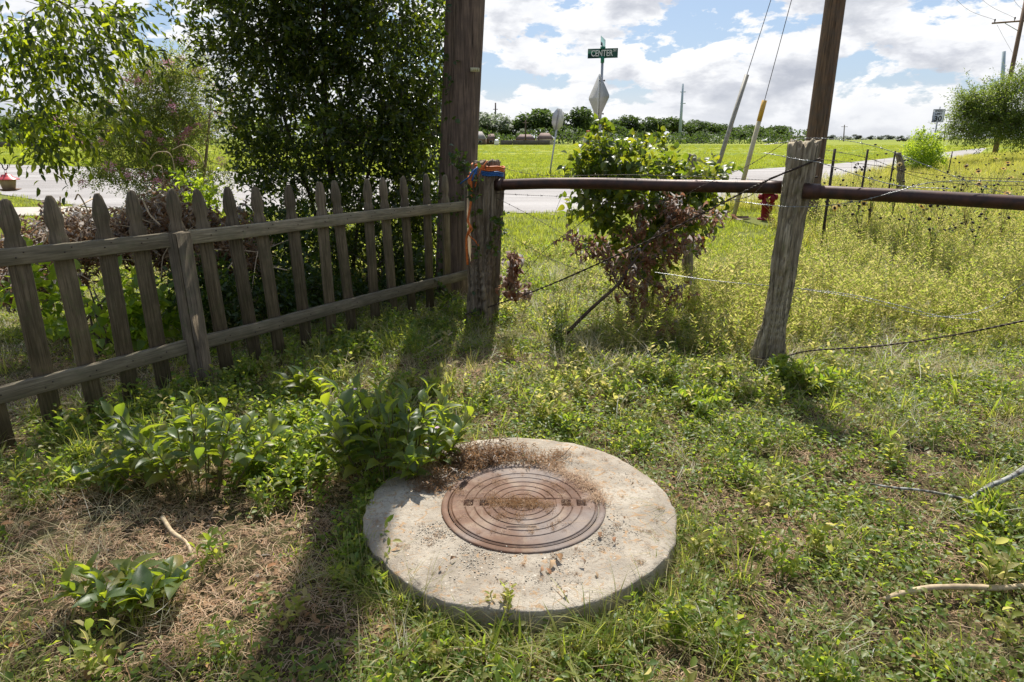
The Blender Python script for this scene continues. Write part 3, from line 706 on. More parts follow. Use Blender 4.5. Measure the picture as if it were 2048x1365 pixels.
wire('thin wire strand dropping left of the vine bush from the pipe', [(1126, 385), (1105, 440), (1098, 470)], 0, .0008, barb=0, name='hanging_wire', cat='wire')
wire('thin wire strand dropping right of its twin beside the vine bush', [(1127, 385), (1145, 440), (1150, 470)], 0, .0008, barb=0, name='hanging_wire', cat='wire')
# heavy brace wires
wire('thick dark twisted brace wire stretched diagonally between the two posts', None, barb=0, r_=.0038, pitch=.05, name='brace_wire', cat='wire',
     pts=[at(1640, 318, 4.02), at(1600, 334, 3.99), at(1560, 350, 4.02), at(1500, 378, 4.18), at(1300, 480, 4.5), at(1100, 570, 4.86), at(985, 612, 5.06), at(930, 630, 5.08)])
wire('thick rusty twisted brace wire running right from the foot of the split post', None, barb=0, r_=.0034, pitch=.05, name='brace_wire', cat='wire',
     pts=[at(1515, 716, 4.0), at(1560, 716, 3.98), at(1620, 702, 4.0), at(1760, 692, 3.85), at(1900, 672, 3.6), at(2048, 642, 3.4), at(2150, 620, 3.3)])
wire('loose strand unravelled from the diagonal brace wire near the split post', None, barb=0, r_=.0016, pitch=.04, name='brace_wire', cat='wire',
     pts=[at(1595, 338, 4.0), at(1545, 355, 4.03), at(1535, 362, 4.05), at(1500, 392, 4.1), at(1450, 405, 4.2), at(1385, 438, 4.3)])

# orange and blue ropes round the left post
M['orange'] = simple('orange_rope', (.80, .21, .04), (.5, .12, .025), .55, 80)
M['blue'] = simple('blue_rope', (.02, .14, .42), (.01, .07, .24), .55, 80)
def ring_pts(c_, r_, z_, a0, a1, n=30, tilt=0.0):
    a_ = np.linspace(a0, a1, n); return np.stack([c_[0] + r_ * np.cos(a_), c_[1] + r_ * np.sin(a_), z_ + tilt * np.cos(a_) + .004 * np.sin(a_ * 5)], -1)
rp = thing('rope', 'orange plastic rope wound round the old post top with a long tail hanging down', 'rope', (-.2, 5.19, 1.28))
mb = MB()
for dz, dr in ((0, 0), (.012, .003), (-.013, .002)): mb.tube(ring_pts((-.185, 5.21), .122 + dr, 1.285 + dz, 0, 6.3, 40, -.012), .0065, 6)
mb.build('loop', M['orange'], rp, smooth=True)
mb = MB()
mb.tube(smooth_line([at(975, 322, 5.07), at(965, 335, 5.04), at(956, 352, 5.05), at(950, 375, 5.08)], 20), .006, 6)
mb.tube(smooth_line([at(941, 345, 5.05), at(942, 400, 5.06), at(936, 440, 5.05), at(940, 455, 5.03), at(933, 480, 5.06), at(935, 530, 5.08)], 40), .009, 6)
mb.tube(smooth_line([at(940, 352, 5.08), at(941, 392, 5.09)], 6), [.018] * 6, 4)
mb.tube(smooth_line([at(934, 440, 5.04), at(944, 458, 5.03), at(938, 470, 5.03), at(950, 482, 5.06), at(957, 492, 5.07)], 20), .005, 6)
mb.build('tail', M['orange'], rp, smooth=True)
rp = thing('rope', 'blue nylon rope tied under the orange rope on the old post', 'rope', (-.2, 5.19, 1.25))
mb = MB()
for dz in (0, -.012, -.023): mb.tube(ring_pts((-.19, 5.21), .122, 1.256 + dz, 0, 6.3, 40, -.01), .006, 6)
mb.build('loop', M['blue'], rp, smooth=True)
mb = MB()
mb.tube(smooth_line([at(955, 335, 5.05), at(944, 345, 5.02), at(938, 355, 5.02), at(928, 362, 5.05), at(921, 368, 5.1)], 20), .006, 5)
mb.tube(smooth_line([at(958, 330, 5.05), at(948, 350, 5.02), at(944, 362, 5.03)], 12), .006, 5)
mb.build('tail', M['blue'], rp, smooth=True)
plk = MB(); plk.box((0, 0, 0), (.05, .03, 1.15), bev=.003)
o = obj('board', plk.mesh('board'), M['picket'], matrix=Matrix.Translation(at(938, 470, 5.5)) @ Matrix.Rotation(R(30), 4, 'Z') @ Matrix.Rotation(R(-1.5), 4, 'Y')); tag(o, 'narrow upright board nailed between the utility pole and rope-tied post', 'board')

# ------------------------------------------------------------------ utility poles, guy wires
def grooved_pole(mb, a_, b_, r0, r1, n=36, k=60, seed=1):
    p_ = np.array(a_) + (np.array(b_) - np.array(a_)) * np.linspace(0, 1, k)[:, None]
    th = np.arange(n) * 2 * math.pi / n; T, K_ = np.meshgrid(th, np.linspace(0, 1, k))
    pf = 1 + .05 * (fbm(np.cos(T) * 6 + K_, np.sin(T) * 6, 1.5, seed, 3) - .5)
    cr = np.abs(vn(np.cos(T) * 4 + K_ * .8, np.sin(T) * 4, 2.0, seed + 3) - .5); pf = pf - .07 * np.exp(-(cr / .035) ** 2)
    mb.tube(p_, np.linspace(r0, r1, k), n, prof=pf)
Lp = at(905, 600, 6.3); Lt = at(931, 0, 6.3); dl = (Lt - Lp) / (Lt[2] - Lp[2])
pl = thing('utility_pole', 'thick dark brown utility pole rising behind the end of the picket fence', 'utility pole', (Lp + dl * (0 - Lp[2])))
mb = MB(); grooved_pole(mb, Lp + dl * (-.3 - Lp[2]), Lp + dl * (9.2 - Lp[2]), .182, .15); mb.build('shaft', M['pole'], pl, smooth=True)
M['tagm'] = simple('yellow_pole_tag', (.62, .58, .36), (.45, .42, .25), .5, 30)
for yy_, w_ in ((0, .05),):
    mb = MB(); q = at(950, 140, 6.13); mb.box(q, (.082, .006, .034), np.array(Matrix.Rotation(R(20), 3, 'Z'))); mb.build('pole_tag', M['tagm'], pl)
    M['tagdark'] = simple('tag_print', (.40, .36, .12), None, .5, 30)
    mb = MB()
    for dx in (-.008, .006, .022): mb.box(q + np.array([dx, -.005 + dx * .35, 0]), (.006, .003, .022), np.array(Matrix.Rotation(R(20), 3, 'Z')))
    mb.build('tag_digits', M['tagdark'], pl)
Rp = at(1612, 430, 11.5); Rt = at(1671, 0, 11.5); dl = (Rt - Rp) / (Rt[2] - Rp[2])
pr = thing('utility_pole', 'reddish brown utility pole standing behind the split post', 'utility pole', (Rp + dl * (0 - Rp[2])))
mb = MB(); grooved_pole(mb, Rp + dl * (-.3 - Rp[2]), Rp + dl * (10.5 - Rp[2]), .172, .125, seed=8); mb.build('shaft', M['pole2'], pr, smooth=True)
polet = Rp + dl * (9.8 - Rp[2])
M['guard_grey'] = simple('grey_guy_guard', (.36, .34, .28), (.22, .20, .16), .5, 14)
M['guard_yellow'] = simple('faded_cream_guy_guard', (.62, .55, .38), (.5, .43, .28), .45, 10)
M['guard_cap'] = simple('yellow_guy_guard_top', (.72, .42, .06), (.6, .33, .05), .45, 10)
def guy(label, b_, g_, top_px, cap):
    b_ = np.array(b_); t_ = thing('guy_wire', label, 'guy wire', b_)
    far = g_ + (g_ - b_) / np.linalg.norm(g_ - b_) * 7.5
    mb = MB(); mb.tube(np.array([b_, far]), .0065, 6); mb.build('cable', M['cable'], t_)
    s_ = b_ + (g_ - b_) * .03
    mb = MB(); mb.tube(np.array([s_, g_]), .043, 14); mb.build('guard', M['guard_yellow'] if cap else M['guard_grey'], t_, smooth=True)
    if cap:
        mb = MB(); mb.tube(np.array([g_ + (s_ - g_) * .17, g_ + (g_ - s_) * .004]), .0445, 14); mb.build('guard_top', M['guard_cap'], t_, smooth=True)
guy('guy wire with cream guard and orange-yellow tip leaning beside the hydrant', P(1466, 437), at(1529, 202, 12.75), None, True)
guy('guy wire with plain grey guard leaning behind the vine bush', P(1404, 432), at(1494, 150, 13.4), None, False)
mb = MB(); mb.box((0, 0, .03), (.30, .16, .012), bev=.003); mb.box((0, 0, .045), (.26, .03, .03), bev=.003)
o = mb.build('anchor_plate', M['rust']); o.location = tuple(P(1483, 439)); tag(o, 'small rusty iron plate on the grass at the foot of the guy wire', 'iron plate')
# far right pole with crossarm
fp = thing('utility_pole', 'distant leaning utility pole with crossarm behind the mesquite tree', 'utility pole', at(1993, 290, 60) * [1, 1, 0] + [0, 0, .8])
b0 = at(1991, 300, 60); b1 = at(2052, 0, 60)
mb = MB(); mb.tube(np.array([b0 - (b1 - b0) * .05, b1]), [.21, .15], 12); mb.build('shaft', M['pole2'], fp, smooth=True)
ca = at(1984, 47, 60); cb_ = at(2100, 38, 60)
mb = MB(); mb.tube(np.array([ca, cb_]), .07, 4); mb.build('crossarm', M['pole2'], fp)
mb = MB(); mb.tube(np.array([at(2010, 47, 60), at(2036, 62, 60)]), .03, 4); mb.build('brace', M['steel'], fp)
for x_, y_ in ((1989, 42), (2029, 38)):
    mb = MB(); q = at(x_, y_ + 4, 60); mb.lathe(q, [(.03, 0), (.03, .1), (.08, .12), (.04, .18), (.07, .2), (.05, .28), (0.001, .3)], 10); mb.build('insulator', M['cable'], fp)
def pwire(label, pts, r_=.012):
    mb = MB(); mb.tube(smooth_line(pts, 24), r_, 4, cap=False); tag(obj('power_line', mb.mesh('power_line'), M['cable']), label, 'power line')
pwire('power line dropping from the upper frame edge to the left end of the far crossarm', [at(1900, -12, 45), at(1940, 22, 52), at(1989, 40, 60)])
pwire('power line reaching the crossarm insulator nearest the far pole', [at(1950, -12, 45), at(1985, 15, 52), at(2029, 36, 60)])
pwire('steep thin line from the far crossarm down behind the mesquite tree', [at(1994, 50, 60), at(2010, 80, 66), at(2025, 106, 72)])
pwire('line leaving the far pole at the right edge of the frame', [at(2020, -12, 45), at(2035, 10, 52), at(2052, 26, 60)])

# ------------------------------------------------------------------ signs
def Rz(a): return np.array(Matrix.Rotation(R(a), 3, 'Z'))
def text_mesh(s_, size, depth=0.002, bold=0.0):
    cu = bpy.data.curves.new('t', 'FONT'); cu.body = s_; cu.size = size; cu.align_x = 'CENTER'; cu.align_y = 'CENTER'
    cu.extrude = depth; cu.offset = bold; cu.resolution_u = 3
    o = bpy.data.objects.new('t', cu); sc.collection.objects.link(o)
    bpy.context.view_layer.update()
    me = bpy.data.meshes.new_from_object(o.evaluated_get(bpy.context.evaluated_depsgraph_get()))
    bpy.data.objects.remove(o); bpy.data.curves.remove(cu); me.materials.clear(); return me
M['sign_green'] = simple('street_sign_green', (.008, .085, .045), (.006, .07, .036), .4, 5)
M['sign_teal'] = simple('faded_green_sign', (.12, .26, .24), (.09, .20, .19), .4, 5)
M['white'] = simple('white_reflective', (.82, .82, .80), (.74, .74, .72), .4, 10)
M['black'] = simple('sign_black', (.015, .015, .016), None, .5, 10)
M['sign_back'] = simple('bare_aluminium', (.50, .50, .49), (.40, .40, .39), .40, 4, metal=0.35)
M['sign_back2'] = simple('dull_aluminium', (.42, .41, .39), (.33, .33, .31), .45, 4, metal=0.3)
SY = 16.0
sx_, _, sz0 = at(1200, 250, SY)
st_ = thing('street_sign', 'green CENTER street name sign with diamond sign back on one steel post', 'street sign', (sx_, SY, 0))
zC = at(1199, 107, SY)[2]
mb = MB(); mb.tube(np.array([(sx_, SY, -.2), (sx_, SY, zC - .10)]), .031, 14); mb.build('post', M['steel'], st_, smooth=True)
M['bracket'] = simple('green_bracket', (.01, .22, .12), None, .4, 8)
mb = MB(); mb.tube(np.array([(sx_, SY, zC - .20), (sx_, SY, zC - .085)]), .042, 12); mb.box((sx_, SY, zC - .085), (.16, .05, .035), Rz(13), bev=.006); mb.box((sx_, SY, zC + .118), (.11, .05, .05), Rz(13), bev=.006)
mb.build('bracket', M['bracket'], st_, kind='stuff')
def blade(z_, yaw, Lb, Hb, m, parent, name='name_plate'):
    mb = MB(); mb.box((0, 0, 0), (Lb, .006, Hb), bev=.002)
    Mx = Matrix.Translation((sx_, SY, z_)) @ Matrix.Rotation(R(yaw), 4, 'Z')
    me = mb.mesh(name); me.transform(Mx)
    return obj(name, me, m, parent), Mx
pb, Mx = blade(zC, -13, .68, .205, M['sign_green'], st_)
me = text_mesh('CENTER', .175, .001, .003); me.transform(Mx @ Matrix.Translation((-.02, -.006, -.004)) @ Matrix.Rotation(R(90), 4, 'X') @ Matrix.Diagonal((.76, 1.05, 1, 1))); obj('lettering', me, M['white'], pb)
me = text_mesh('ST', .075, .001, .002); me.transform(Mx @ Matrix.Translation((.275, -.006, .055)) @ Matrix.Rotation(R(90), 4, 'X')); obj('lettering', me, M['white'], pb)
pb2, Mx2 = blade(zC + .225, 74, .68, .19, M['sign_teal'], st_)
mb = MB()
for k in range(9): mb.box((-.22 + k * .055, .0045, 0), (.014, .002, .11))
me = mb.mesh('lettering'); me.transform(Mx2); obj('lettering', me, M['white'], pb2)
# diamond warning sign from behind
zd = at(1196, 195, SY)[2]
dm = MB(); hh = .535
o8 = [(hh * math.sin(a_), hh * math.cos(a_)) for a_ in np.arange(4) * math.pi / 2]
o8r = []
for k in range(4):
    a_ = np.array(o8[k]); b_ = np.array(o8[(k + 1) % 4]); o8r += [a_ + (b_ - a_) * .05, b_ - (b_ - a_) * .05]
dm.prism(o8r, -.0015, .0015)
me = dm.mesh('sign_plate'); Mx = Matrix.Translation((sx_ - .05, SY + .03, zd)) @ Matrix.Rotation(R(-70), 4, 'Z'); me.transform(Mx)
dp = obj('diamond_plate', me, M['sign_back2'], st_)
mb = MB(); mb.box((sx_ - .062, SY + .0, zd), (.022, .022, 1.0)); mb.build('channel', M['white'], st_)
mb = MB()
for dz in (-.36, .36): mb.tube(np.array([(sx_ - .07, SY, zd + dz), (sx_ + .07, SY, zd + dz)]), .012, 8); mb.tube(np.array([(sx_ + .05, SY, zd + dz), (sx_ + .075, SY, zd + dz)]), .02, 6)
mb.build('bolts', M['cable'], st_, kind='stuff')
# stop sign seen from behind
b_ = at(1099, 352, 26); tp = at(1119.5, 217, 26); ax_ = (tp - b_) / np.linalg.norm(tp - b_)
b_[2] = max(b_[2], 0.0)
ss = thing('stop_sign', 'leaning octagonal sign seen from its grey back at the far road edge', 'road sign', (b_[0], b_[1], 0))
mb = MB(); mb.tube(np.array([b_ - ax_ * .5, tp - ax_ * .02]), .030, 6); mb.build('post', M['steel'], ss)
a8 = (np.arange(8) + .5) * math.pi / 4; Ro = .385 / math.cos(math.pi / 8)
mb = MB(); mb.prism([(Ro * math.sin(v_), Ro * math.cos(v_)) for v_ in a8], -.0015, .0015)
zx = np.array(Vector(ax_).to_track_quat('Z', 'Y').to_matrix())
roll = Matrix.Rotation(math.atan2(ax_[0], ax_[2]), 4, 'Y')
me = mb.mesh('octagon_plate'); me.transform(Matrix.Translation(tp - ax_ * .40 + np.array([0, .05, 0])) @ roll @ Matrix.Rotation(R(52), 4, 'Z')); obj('octagon_plate', me, M['sign_back'], ss)
mb = MB(); mb.tube(np.array([tp - ax_ * .77 + [0, -.0, 0], tp - ax_ * .03]), .042, 4); mb.build('channel', M['sign_back2'], ss)
# speed limit sign
SP = 33.0; q0 = at(1880, 214, SP); q1 = at(1866, 290, SP); ax_ = (q0 - q1) / np.linalg.norm(q0 - q1)
sg = thing('speed_limit_sign', 'white SPEED LIMIT 30 sign on a tilted post by the far right bush', 'road sign', (q1[0], q1[1], 0))
mb = MB(); mb.tube(np.array([q1 - ax_ * 1.2, q0]), .035, 6); mb.build('post', M['steel'], sg)
cen = at(1875.5, 232, SP); roll = Matrix.Rotation(math.atan2(ax_[0], ax_[2]), 4, 'Y')
Mx = Matrix.Translation(cen + np.array([0, -.05, 0])) @ roll @ Matrix.Rotation(R(-22), 4, 'Z')
mb = MB(); mb.box((0, 0, 0), (.50, .004, .60), bev=.0015); me = mb.mesh('sign_plate'); me.transform(Mx); sp_ = obj('sign_plate', me, M['white'], sg)
for tx, sz_, zz_, bo in (('SPEED', .125, .215, .003), ('LIMIT', .125, .085, .003), ('30', .33, -.14, .006)):
    me = text_mesh(tx, sz_, .001, bo); me.transform(Mx @ Matrix.Translation((0, -.005, zz_)) @ Matrix.Rotation(R(90), 4, 'X')); obj('lettering', me, M['black'], sp_)
mb = MB()
for z_ in (-.285, .285): mb.box((0, -.004, z_), (.46, .002, .012))
for x_ in (-.235, .235): mb.box((x_, -.004, 0), (.012, .002, .558))
me = mb.mesh('border'); me.transform(Mx); obj('border', me, M['black'], sp_)

# ------------------------------------------------------------------ hydrant
M['red'] = simple('hydrant_red_paint', (.24, .010, .016), (.15, .008, .012), .55, 9, bmp=.1); M['red'].node_tree.nodes['Principled BSDF'].inputs['Specular IOR Level'].default_value = .25
hb = P(1531, 440); hb = np.array([hb[0], hb[1], 0.0])
hy = thing('fire_hydrant', 'red fire hydrant on the grass just left of the split post', 'fire hydrant', hb)
prof = [(.001, 0), (.155, 0), (.158, .025), (.10, .03), (.095, .05), (.098, .28), (.125, .29), (.128, .32), (.105, .33), (.108, .52), (.135, .53), (.137, .56), (.115, .57), (.108, .62), (.085, .665), (.045, .69), (.04, .70), (.001, .70)]
mb = MB(); mb.lathe((0, 0, 0), prof[::-1], 32); obj('barrel', mb.mesh('barrel', False), M['red'], hy, local=True)
mb = MB()
for k in range(8):
    a_ = k * math.pi / 4 + .2
    for z_ in (.012, .30, .55): mb.tube(np.array([(.138 * math.cos(a_), .138 * math.sin(a_), z_ - .012), (.138 * math.cos(a_), .138 * math.sin(a_), z_ + .028)]) * [0.92, .92, 1], .010, 6)
obj('flange_bolts', mb.mesh('flange_bolts'), M['red'], hy, local=True, kind='stuff')
mb = MB(); mb.lathe((0, 0, .695), [(.03, 0), (.03, .045), (.001, .047)][::-1], 5); obj('operating_nut', mb.mesh('operating_nut'), M['red'], hy, local=True)
for k, (az, rr_, ln, z_) in enumerate(((180, .055, .17, .43), (0, .055, .17, .43), (-90, .078, .18, .40))):
    mb = MB(); d_ = np.array([math.cos(R(az)), math.sin(R(az)), 0])
    mb.tube(np.array([d_ * .08, d_ * (ln - .05)]) + [0, 0, z_], rr_ * .85, 16); mb.tube(np.array([d_ * (ln - .06), d_ * ln]) + [0, 0, z_], rr_, 16); mb.tube(np.array([d_ * ln, d_ * (ln + .022)]) + [0, 0, z_], .02, 5)
    obj('nozzle_cap', mb.mesh('nozzle_cap', False), M['red'], hy, local=True)

# ------------------------------------------------------------------ hanging feeder on a hook
FY = 6.8; fc = at(15, 362, FY)
M['feeder_red'] = simple('feeder_red', (.52, .05, .06), (.36, .03, .04), .35, 10)
M['feeder_glass'] = simple('cloudy_feeder_plastic', (.62, .50, .34), (.42, .30, .18), .3, 9, stretch=(1, 1, .4))
M['seed'] = simple('bird_seed', (.16, .09, .05), None, .9, 80)
u_ = 6.9 / 1300
fe = thing('bird_feeder', 'hanging lantern-shaped bird feeder with red roof at the left edge', 'bird feeder', fc)
mb = MB(); mb.lathe((0, 0, 0), [(.001, 15 * u_), (.007, 15 * u_), (.012, 13.5 * u_), (.012, 12 * u_), (8 * u_, 11.5 * u_), (10 * u_, 8 * u_), (13 * u_, 6.5 * u_), (20 * u_, 3 * u_), (20.5 * u_, 2 * u_), (15 * u_, 2.5 * u_)][::-1], 24); obj('roof', mb.mesh('roof', True), M['feeder_red'], fe, local=True)
mb = MB(); mb.lathe((0, 0, 0), [(15.5 * u_, 2 * u_), (11 * u_, -17 * u_), (.001, -17 * u_)][::-1], 6); obj('body', mb.mesh('body'), M['feeder_glass'], fe, local=True)
mb = MB(); mb.lathe((0, 0, 0), [(.001, -17 * u_), (19 * u_, -15.5 * u_), (20 * u_, -16 * u_), (11 * u_, -19 * u_), (.001, -19.5 * u_)][::-1], 24); obj('tray', mb.mesh('tray', True), M['seed'], fe, local=True)
hk = thing('shepherd_hook', 'black curved metal hook entering at the left edge above the feeder', 'hook', (fc[0] - .42, FY, 0))
mb = MB(); mb.tube(smooth_line([(fc[0] - .42, FY, -.1), (fc[0] - .42, FY, 1.35), at(-48, 318, FY), at(-20, 312, FY), at(2, 328, FY), at(6, 336, FY), at(11, 340, FY), at(15, 336, FY), at(15.5, 330, FY)], 70), .0055, 8); mb.build('rod', M['black'], hk, smooth=True)
mb = MB(); a_ = np.linspace(0, 2 * math.pi, 13); mb.tube(np.stack([.012 * np.cos(a_), 0 * a_, 15 * u_ + .012 + .016 * np.sin(a_)], -1), .002, 5); obj('ring', mb.mesh('ring'), M['black'], fe, local=True)

# ------------------------------------------------------------------ steel fence stakes on the right
def tpost(label, px, ytop, Y, h_, grp=None, lean=0):
    tpp = at(px, ytop, Y); o_ = MB()
    w_ = .034
    o_.box((0, 0, h_ / 2), (w_, .006, h_)); o_.box((0, .018, h_ / 2), (.006, .03, h_))
    for k in range(int(h_ / .08)): o_.box((0, -.006, .06 + k * .08), (.008, .006, .016))
    me = o_.mesh('stake'); me.materials.append(M['cable'])
    o = obj('fence_stake', me, matrix=Matrix.Translation((tpp[0], Y, tpp[2] - h_)) @ Matrix.Rotation(R(lean), 4, 'Y')); tag(o, label, 'fence stake', grp)
tpost('nearest and tallest dark steel fence stake right of the brown utility pole', 1670, 298, 8.4, 1.45)
tpost('second dark steel fence stake from the split post, above the pipe', 1736, 299, 11.0, 1.45)
tpost('third steel fence stake, beside the leaning grey wooden stub', 1791, 302, 14.5, 1.45)
tpost('short rusty stake standing at the road edge below the mesquite tree', 1905, 303, 27, 1.1)
old_post('fence_post', 'leaning grey wooden stub post in front of the bright green bush', [(*(at(1809, 345, 15.2))[:2], .2), (*at(1803, 330, 15.2)[:2], .9), (*at(1796, 306, 15.2)[:2], at(1796, 306, 15.2)[2])], [.085, .08, .07], 41, M['oldpost'], n=24, k=24, jag=.02)
old_post('fence_post', 'grey weathered post poking out of the vine bush top right', [(*at(1392, 345, 6.1)[:2], 0), (*at(1389, 330, 6.1)[:2], 1.0), (*at(1384, 309, 6.1)[:2], at(1384, 309, 6.1)[2])], [.05, .042, .036], 43, M['oldpost'], n=24, k=40, jag=.02)

# ------------------------------------------------------------------ far things: poles, houses, sheds, trees
def farpole(label, px, ytop, ybase, Y, r0, r1, m, arms=()):
    b_ = at(px[0], ybase, Y); t__ = at(px[1], ytop, Y); b_[2] = 0
    o_ = thing('far_pole', label, 'power pole', b_)
    mb = MB(); mb.tube(np.array([b_, t__]), [r0, r1], 10); mb.build('shaft', m, o_, smooth=True)
    for (yy_, half) in arms:
        q = at(px[1], yy_, Y); mb = MB(); mb.tube(np.array([q - [half, 0, 0], q + [half, 0, 0]]), r1 * .5, 4); mb.build('arm', m, o_)
    return o_
M['blue_steel'] = simple('pale_blue_steel', (.40, .47, .54), (.36, .43, .50), .5, 3)
farpole('tall pale steel power pole rising from the middle of the far field', (1359, 1366), 168, 286, 190, .50, .28, M['blue_steel'], [(184, .7), (207, .7)])
farpole('dark power pole tip above the trees just right of the big pole', (991, 991), 206, 286, 210, .30, .2, M['cable'], [(219, .7)])
farpole('thin wooden power pole in front of the far reddish roofs', (1051, 1051), 240, 288, 165, .2, .13, M['twig_dark'], [(246, .8)])
farpole('thin distant power pole right of the brown utility pole', (1687, 1689), 250, 283, 340, .3, .2, M['bark'], [(254, 1.6)])
farpole('faint distant pole between the speed sign and the mesquite tree', (1888, 1891), 247, 283, 340, .3, .2, M['bark'])
farpole('blue grey steel pole behind the top of the mesquite tree', (1998, 2008), 103, 285, 190, .7, .45, M['blue_steel'])
M['roof_red'] = simple('faded_red_shingles', (.24, .165, .14), (.18, .12, .10), .9, 2)
M['roof_grey'] = simple('grey_shingles', (.34, .31, .29), (.26, .24, .22), .9, 2)
M['wall_brick'] = simple('brown_house_wall', (.20, .13, .09), (.15, .10, .07), .9, 2)
M['wall_pale'] = simple('pale_siding', (.50, .46, .42), (.42, .38, .34), .9, 2)
M['glass'] = simple('dark_window_glass', (.02, .025, .03), None, .15, 2)
M['fencewood'] = simple('far_fence_wood', (.14, .12, .10), (.09, .08, .07), .9, 3)
def house(label, x0, x1, yr, ye, yb, Y, wm, rm, dy=7.0, hip=.25, wins=2, cat='house', name='house'):
    a_ = at(x0, ye, Y); b_ = at(x1, ye, Y); zt = at(x0, yr, Y)[2]; ze = a_[2]; cx_ = (a_[0] + b_[0]) / 2; w_ = b_[0] - a_[0]
    h_ = thing(name, label, cat, (cx_, Y, 0))
    mb = MB(); mb.box((cx_, Y + dy / 2, ze / 2), (w_ * .94, dy * .9, ze)); wl = mb.build('wall', wm, h_)
    V = [(a_[0], Y, ze), (b_[0], Y, ze), (b_[0], Y + dy, ze), (a_[0], Y + dy, ze), (a_[0] + w_ * hip, Y + dy / 2, zt), (b_[0] - w_ * hip, Y + dy / 2, zt)]
    mb = MB(); mb.add(V, [[0, 4, 3], [1, 2, 5]], [[0, 1, 5, 4], [2, 3, 4, 5], [3, 2, 1, 0]]); mb.build('roof', rm, h_)
    for k in range(wins):
        wx = cx_ + (k - (wins - 1) / 2) * w_ * .35
        mb = MB(); mb.box((wx, Y + dy * .05 - .03, ze * .55), (.9, .08, ze * .4)); f_ = mb.build('window', M['white'], h_)
        mb = MB(); mb.box((wx, Y + dy * .05 - .10, ze * .55), (.75, .08, ze * .34)); mb.build('pane', M['glass'], f_)
house('far house with grey roof next to the big utility pole', 935, 972, 263, 279, 289, 165, M['wall_brick'], M['roof_grey'])
house('far house with small pink-grey roof behind the white shed', 972, 992, 268, 279, 288, 172, M['wall_brick'], M['roof_red'], wins=1)
house('far house with left faded red roof between the trees', 1030, 1072, 269, 279, 289, 166, M['wall_brick'], M['roof_red'])
house('far house with right faded red roof beside the octagonal sign', 1074, 1108, 266, 279, 289, 168, M['wall_pale'], M['roof_red'])
house('small white garden shed at the far field edge', 988, 998, 279, 283, 290, 158, M['white'], M['white'], dy=2.5, wins=0, cat='shed', name='shed')
house('pale blue-white shed below the orange play frame', 1168, 1186, 273, 277, 289, 160, M['wall_pale'], M['wall_pale'], dy=2.5, wins=1, cat='shed', name='shed')
house('white camper shed far off in front of the right tree line', 1425, 1440, 275, 278, 283, 215, M['white'], M['wall_pale'], dy=3, hip=.05, wins=1, cat='shed', name='shed')
house('brown roofed house at the far left behind the crape myrtle', 98, 150, 262, 275, 290, 150, M['wall_brick'], M['roof_red'], hip=.3)
house('long pale low warehouse at the horizon left of the brown pole', 1572, 1640, 271, 275, 281, 420, M['wall_pale'], M['roof_grey'], dy=20, hip=.1, wins=0, cat='warehouse', name='warehouse')
M['orange_play'] = simple('orange_red_metal', (.55, .09, .03), None, .5, 2)
pf = thing('play_frame', 'small orange red frame standing above the pale blue shed far off', 'play frame', at(1176, 288, 159) * [1, 1, 0])
mb = MB()
for x0_, x1_ in ((1173, 1174.5), (1180, 1178)): mb.tube(np.array([at(x0_, 288, 158), at(x1_, 261, 158)]), .12, 5)
mb.tube(np.array([at(1173, 263, 158), at(1180, 263, 158)]), .14, 5); mb.tube(np.array([at(1173, 270, 158), at(1180, 270, 158)]), .3, 5)
mb.build('frame', M['orange_play'], pf)
def farfence(label, x0, x1, yt, Y, m):
    a_ = at(x0, yt, Y); b_ = at(x1, yt, Y); t__ = thing('board_fence', label, 'fence', (a_[0], Y, 0))
    n_ = max(3, int((b_[0] - a_[0]) / 2.4)); mb = MB()
    for k in range(n_): x_ = a_[0] + (b_[0] - a_[0]) * (k + .5) / n_; mb.box((x_, Y, a_[2] / 2), ((b_[0] - a_[0]) / n_ - .06, .05, a_[2]))
    mb.build('boards', m, t__, kind='stuff')
farfence('dark board fence at the field edge in front of the far houses', 1000, 1100, 281, 162, M['fencewood'])
farfence('grey board fence at the field edge right of the steel power pole', 1368, 1418, 279.5, 214, M['fencewood'])
farfence('dark fence at the field edge behind the left tree leaves', -60, 330, 284, 118, M['fencewood'])
# parked vehicles far away
def car(label, x_, yb, Y, m, kind='car'):
    b_ = at(x_, yb, Y); t__ = thing('parked_car', label, 'car', (b_[0], Y, 0))
    side = [(-2.2, .35), (-2.25, .8), (-1.9, .95), (-1.2, 1.0), (-.75, 1.42), (.7, 1.45), (1.3, 1.0), (2.05, .92), (2.2, .7), (2.2, .35)]
    mb = MB(); mb.prism(side, -.85, .85); o = obj('body', mb.mesh('body'), m, t__, local=True)
    mb = MB(); mb.prism([(-1.05, 1.0), (-.68, 1.36), (.62, 1.38), (1.12, 1.0)], -.87, .87); obj('window', mb.mesh('window'), M['glass'], t__, local=True)
    for sx2 in (-1.35, 1.35):
        for sy2 in (-.8, .8): mb = MB(); mb.tube(np.array([(sx2, sy2 - .1, .33), (sx2, sy2 + .1, .33)]), .33, 12); obj('wheel', mb.mesh('wheel'), M['black'], t__, local=True)
car('white car parked far off behind the crape myrtle', 258, 290, 112, M['white'])
car('white car parked at the far tree line right of the yellow-tipped guard', 1537, 283, 250, M['white'])
car('dark car parked at the horizon left of the bright green bush', 1803, 281, 330, M['black'])

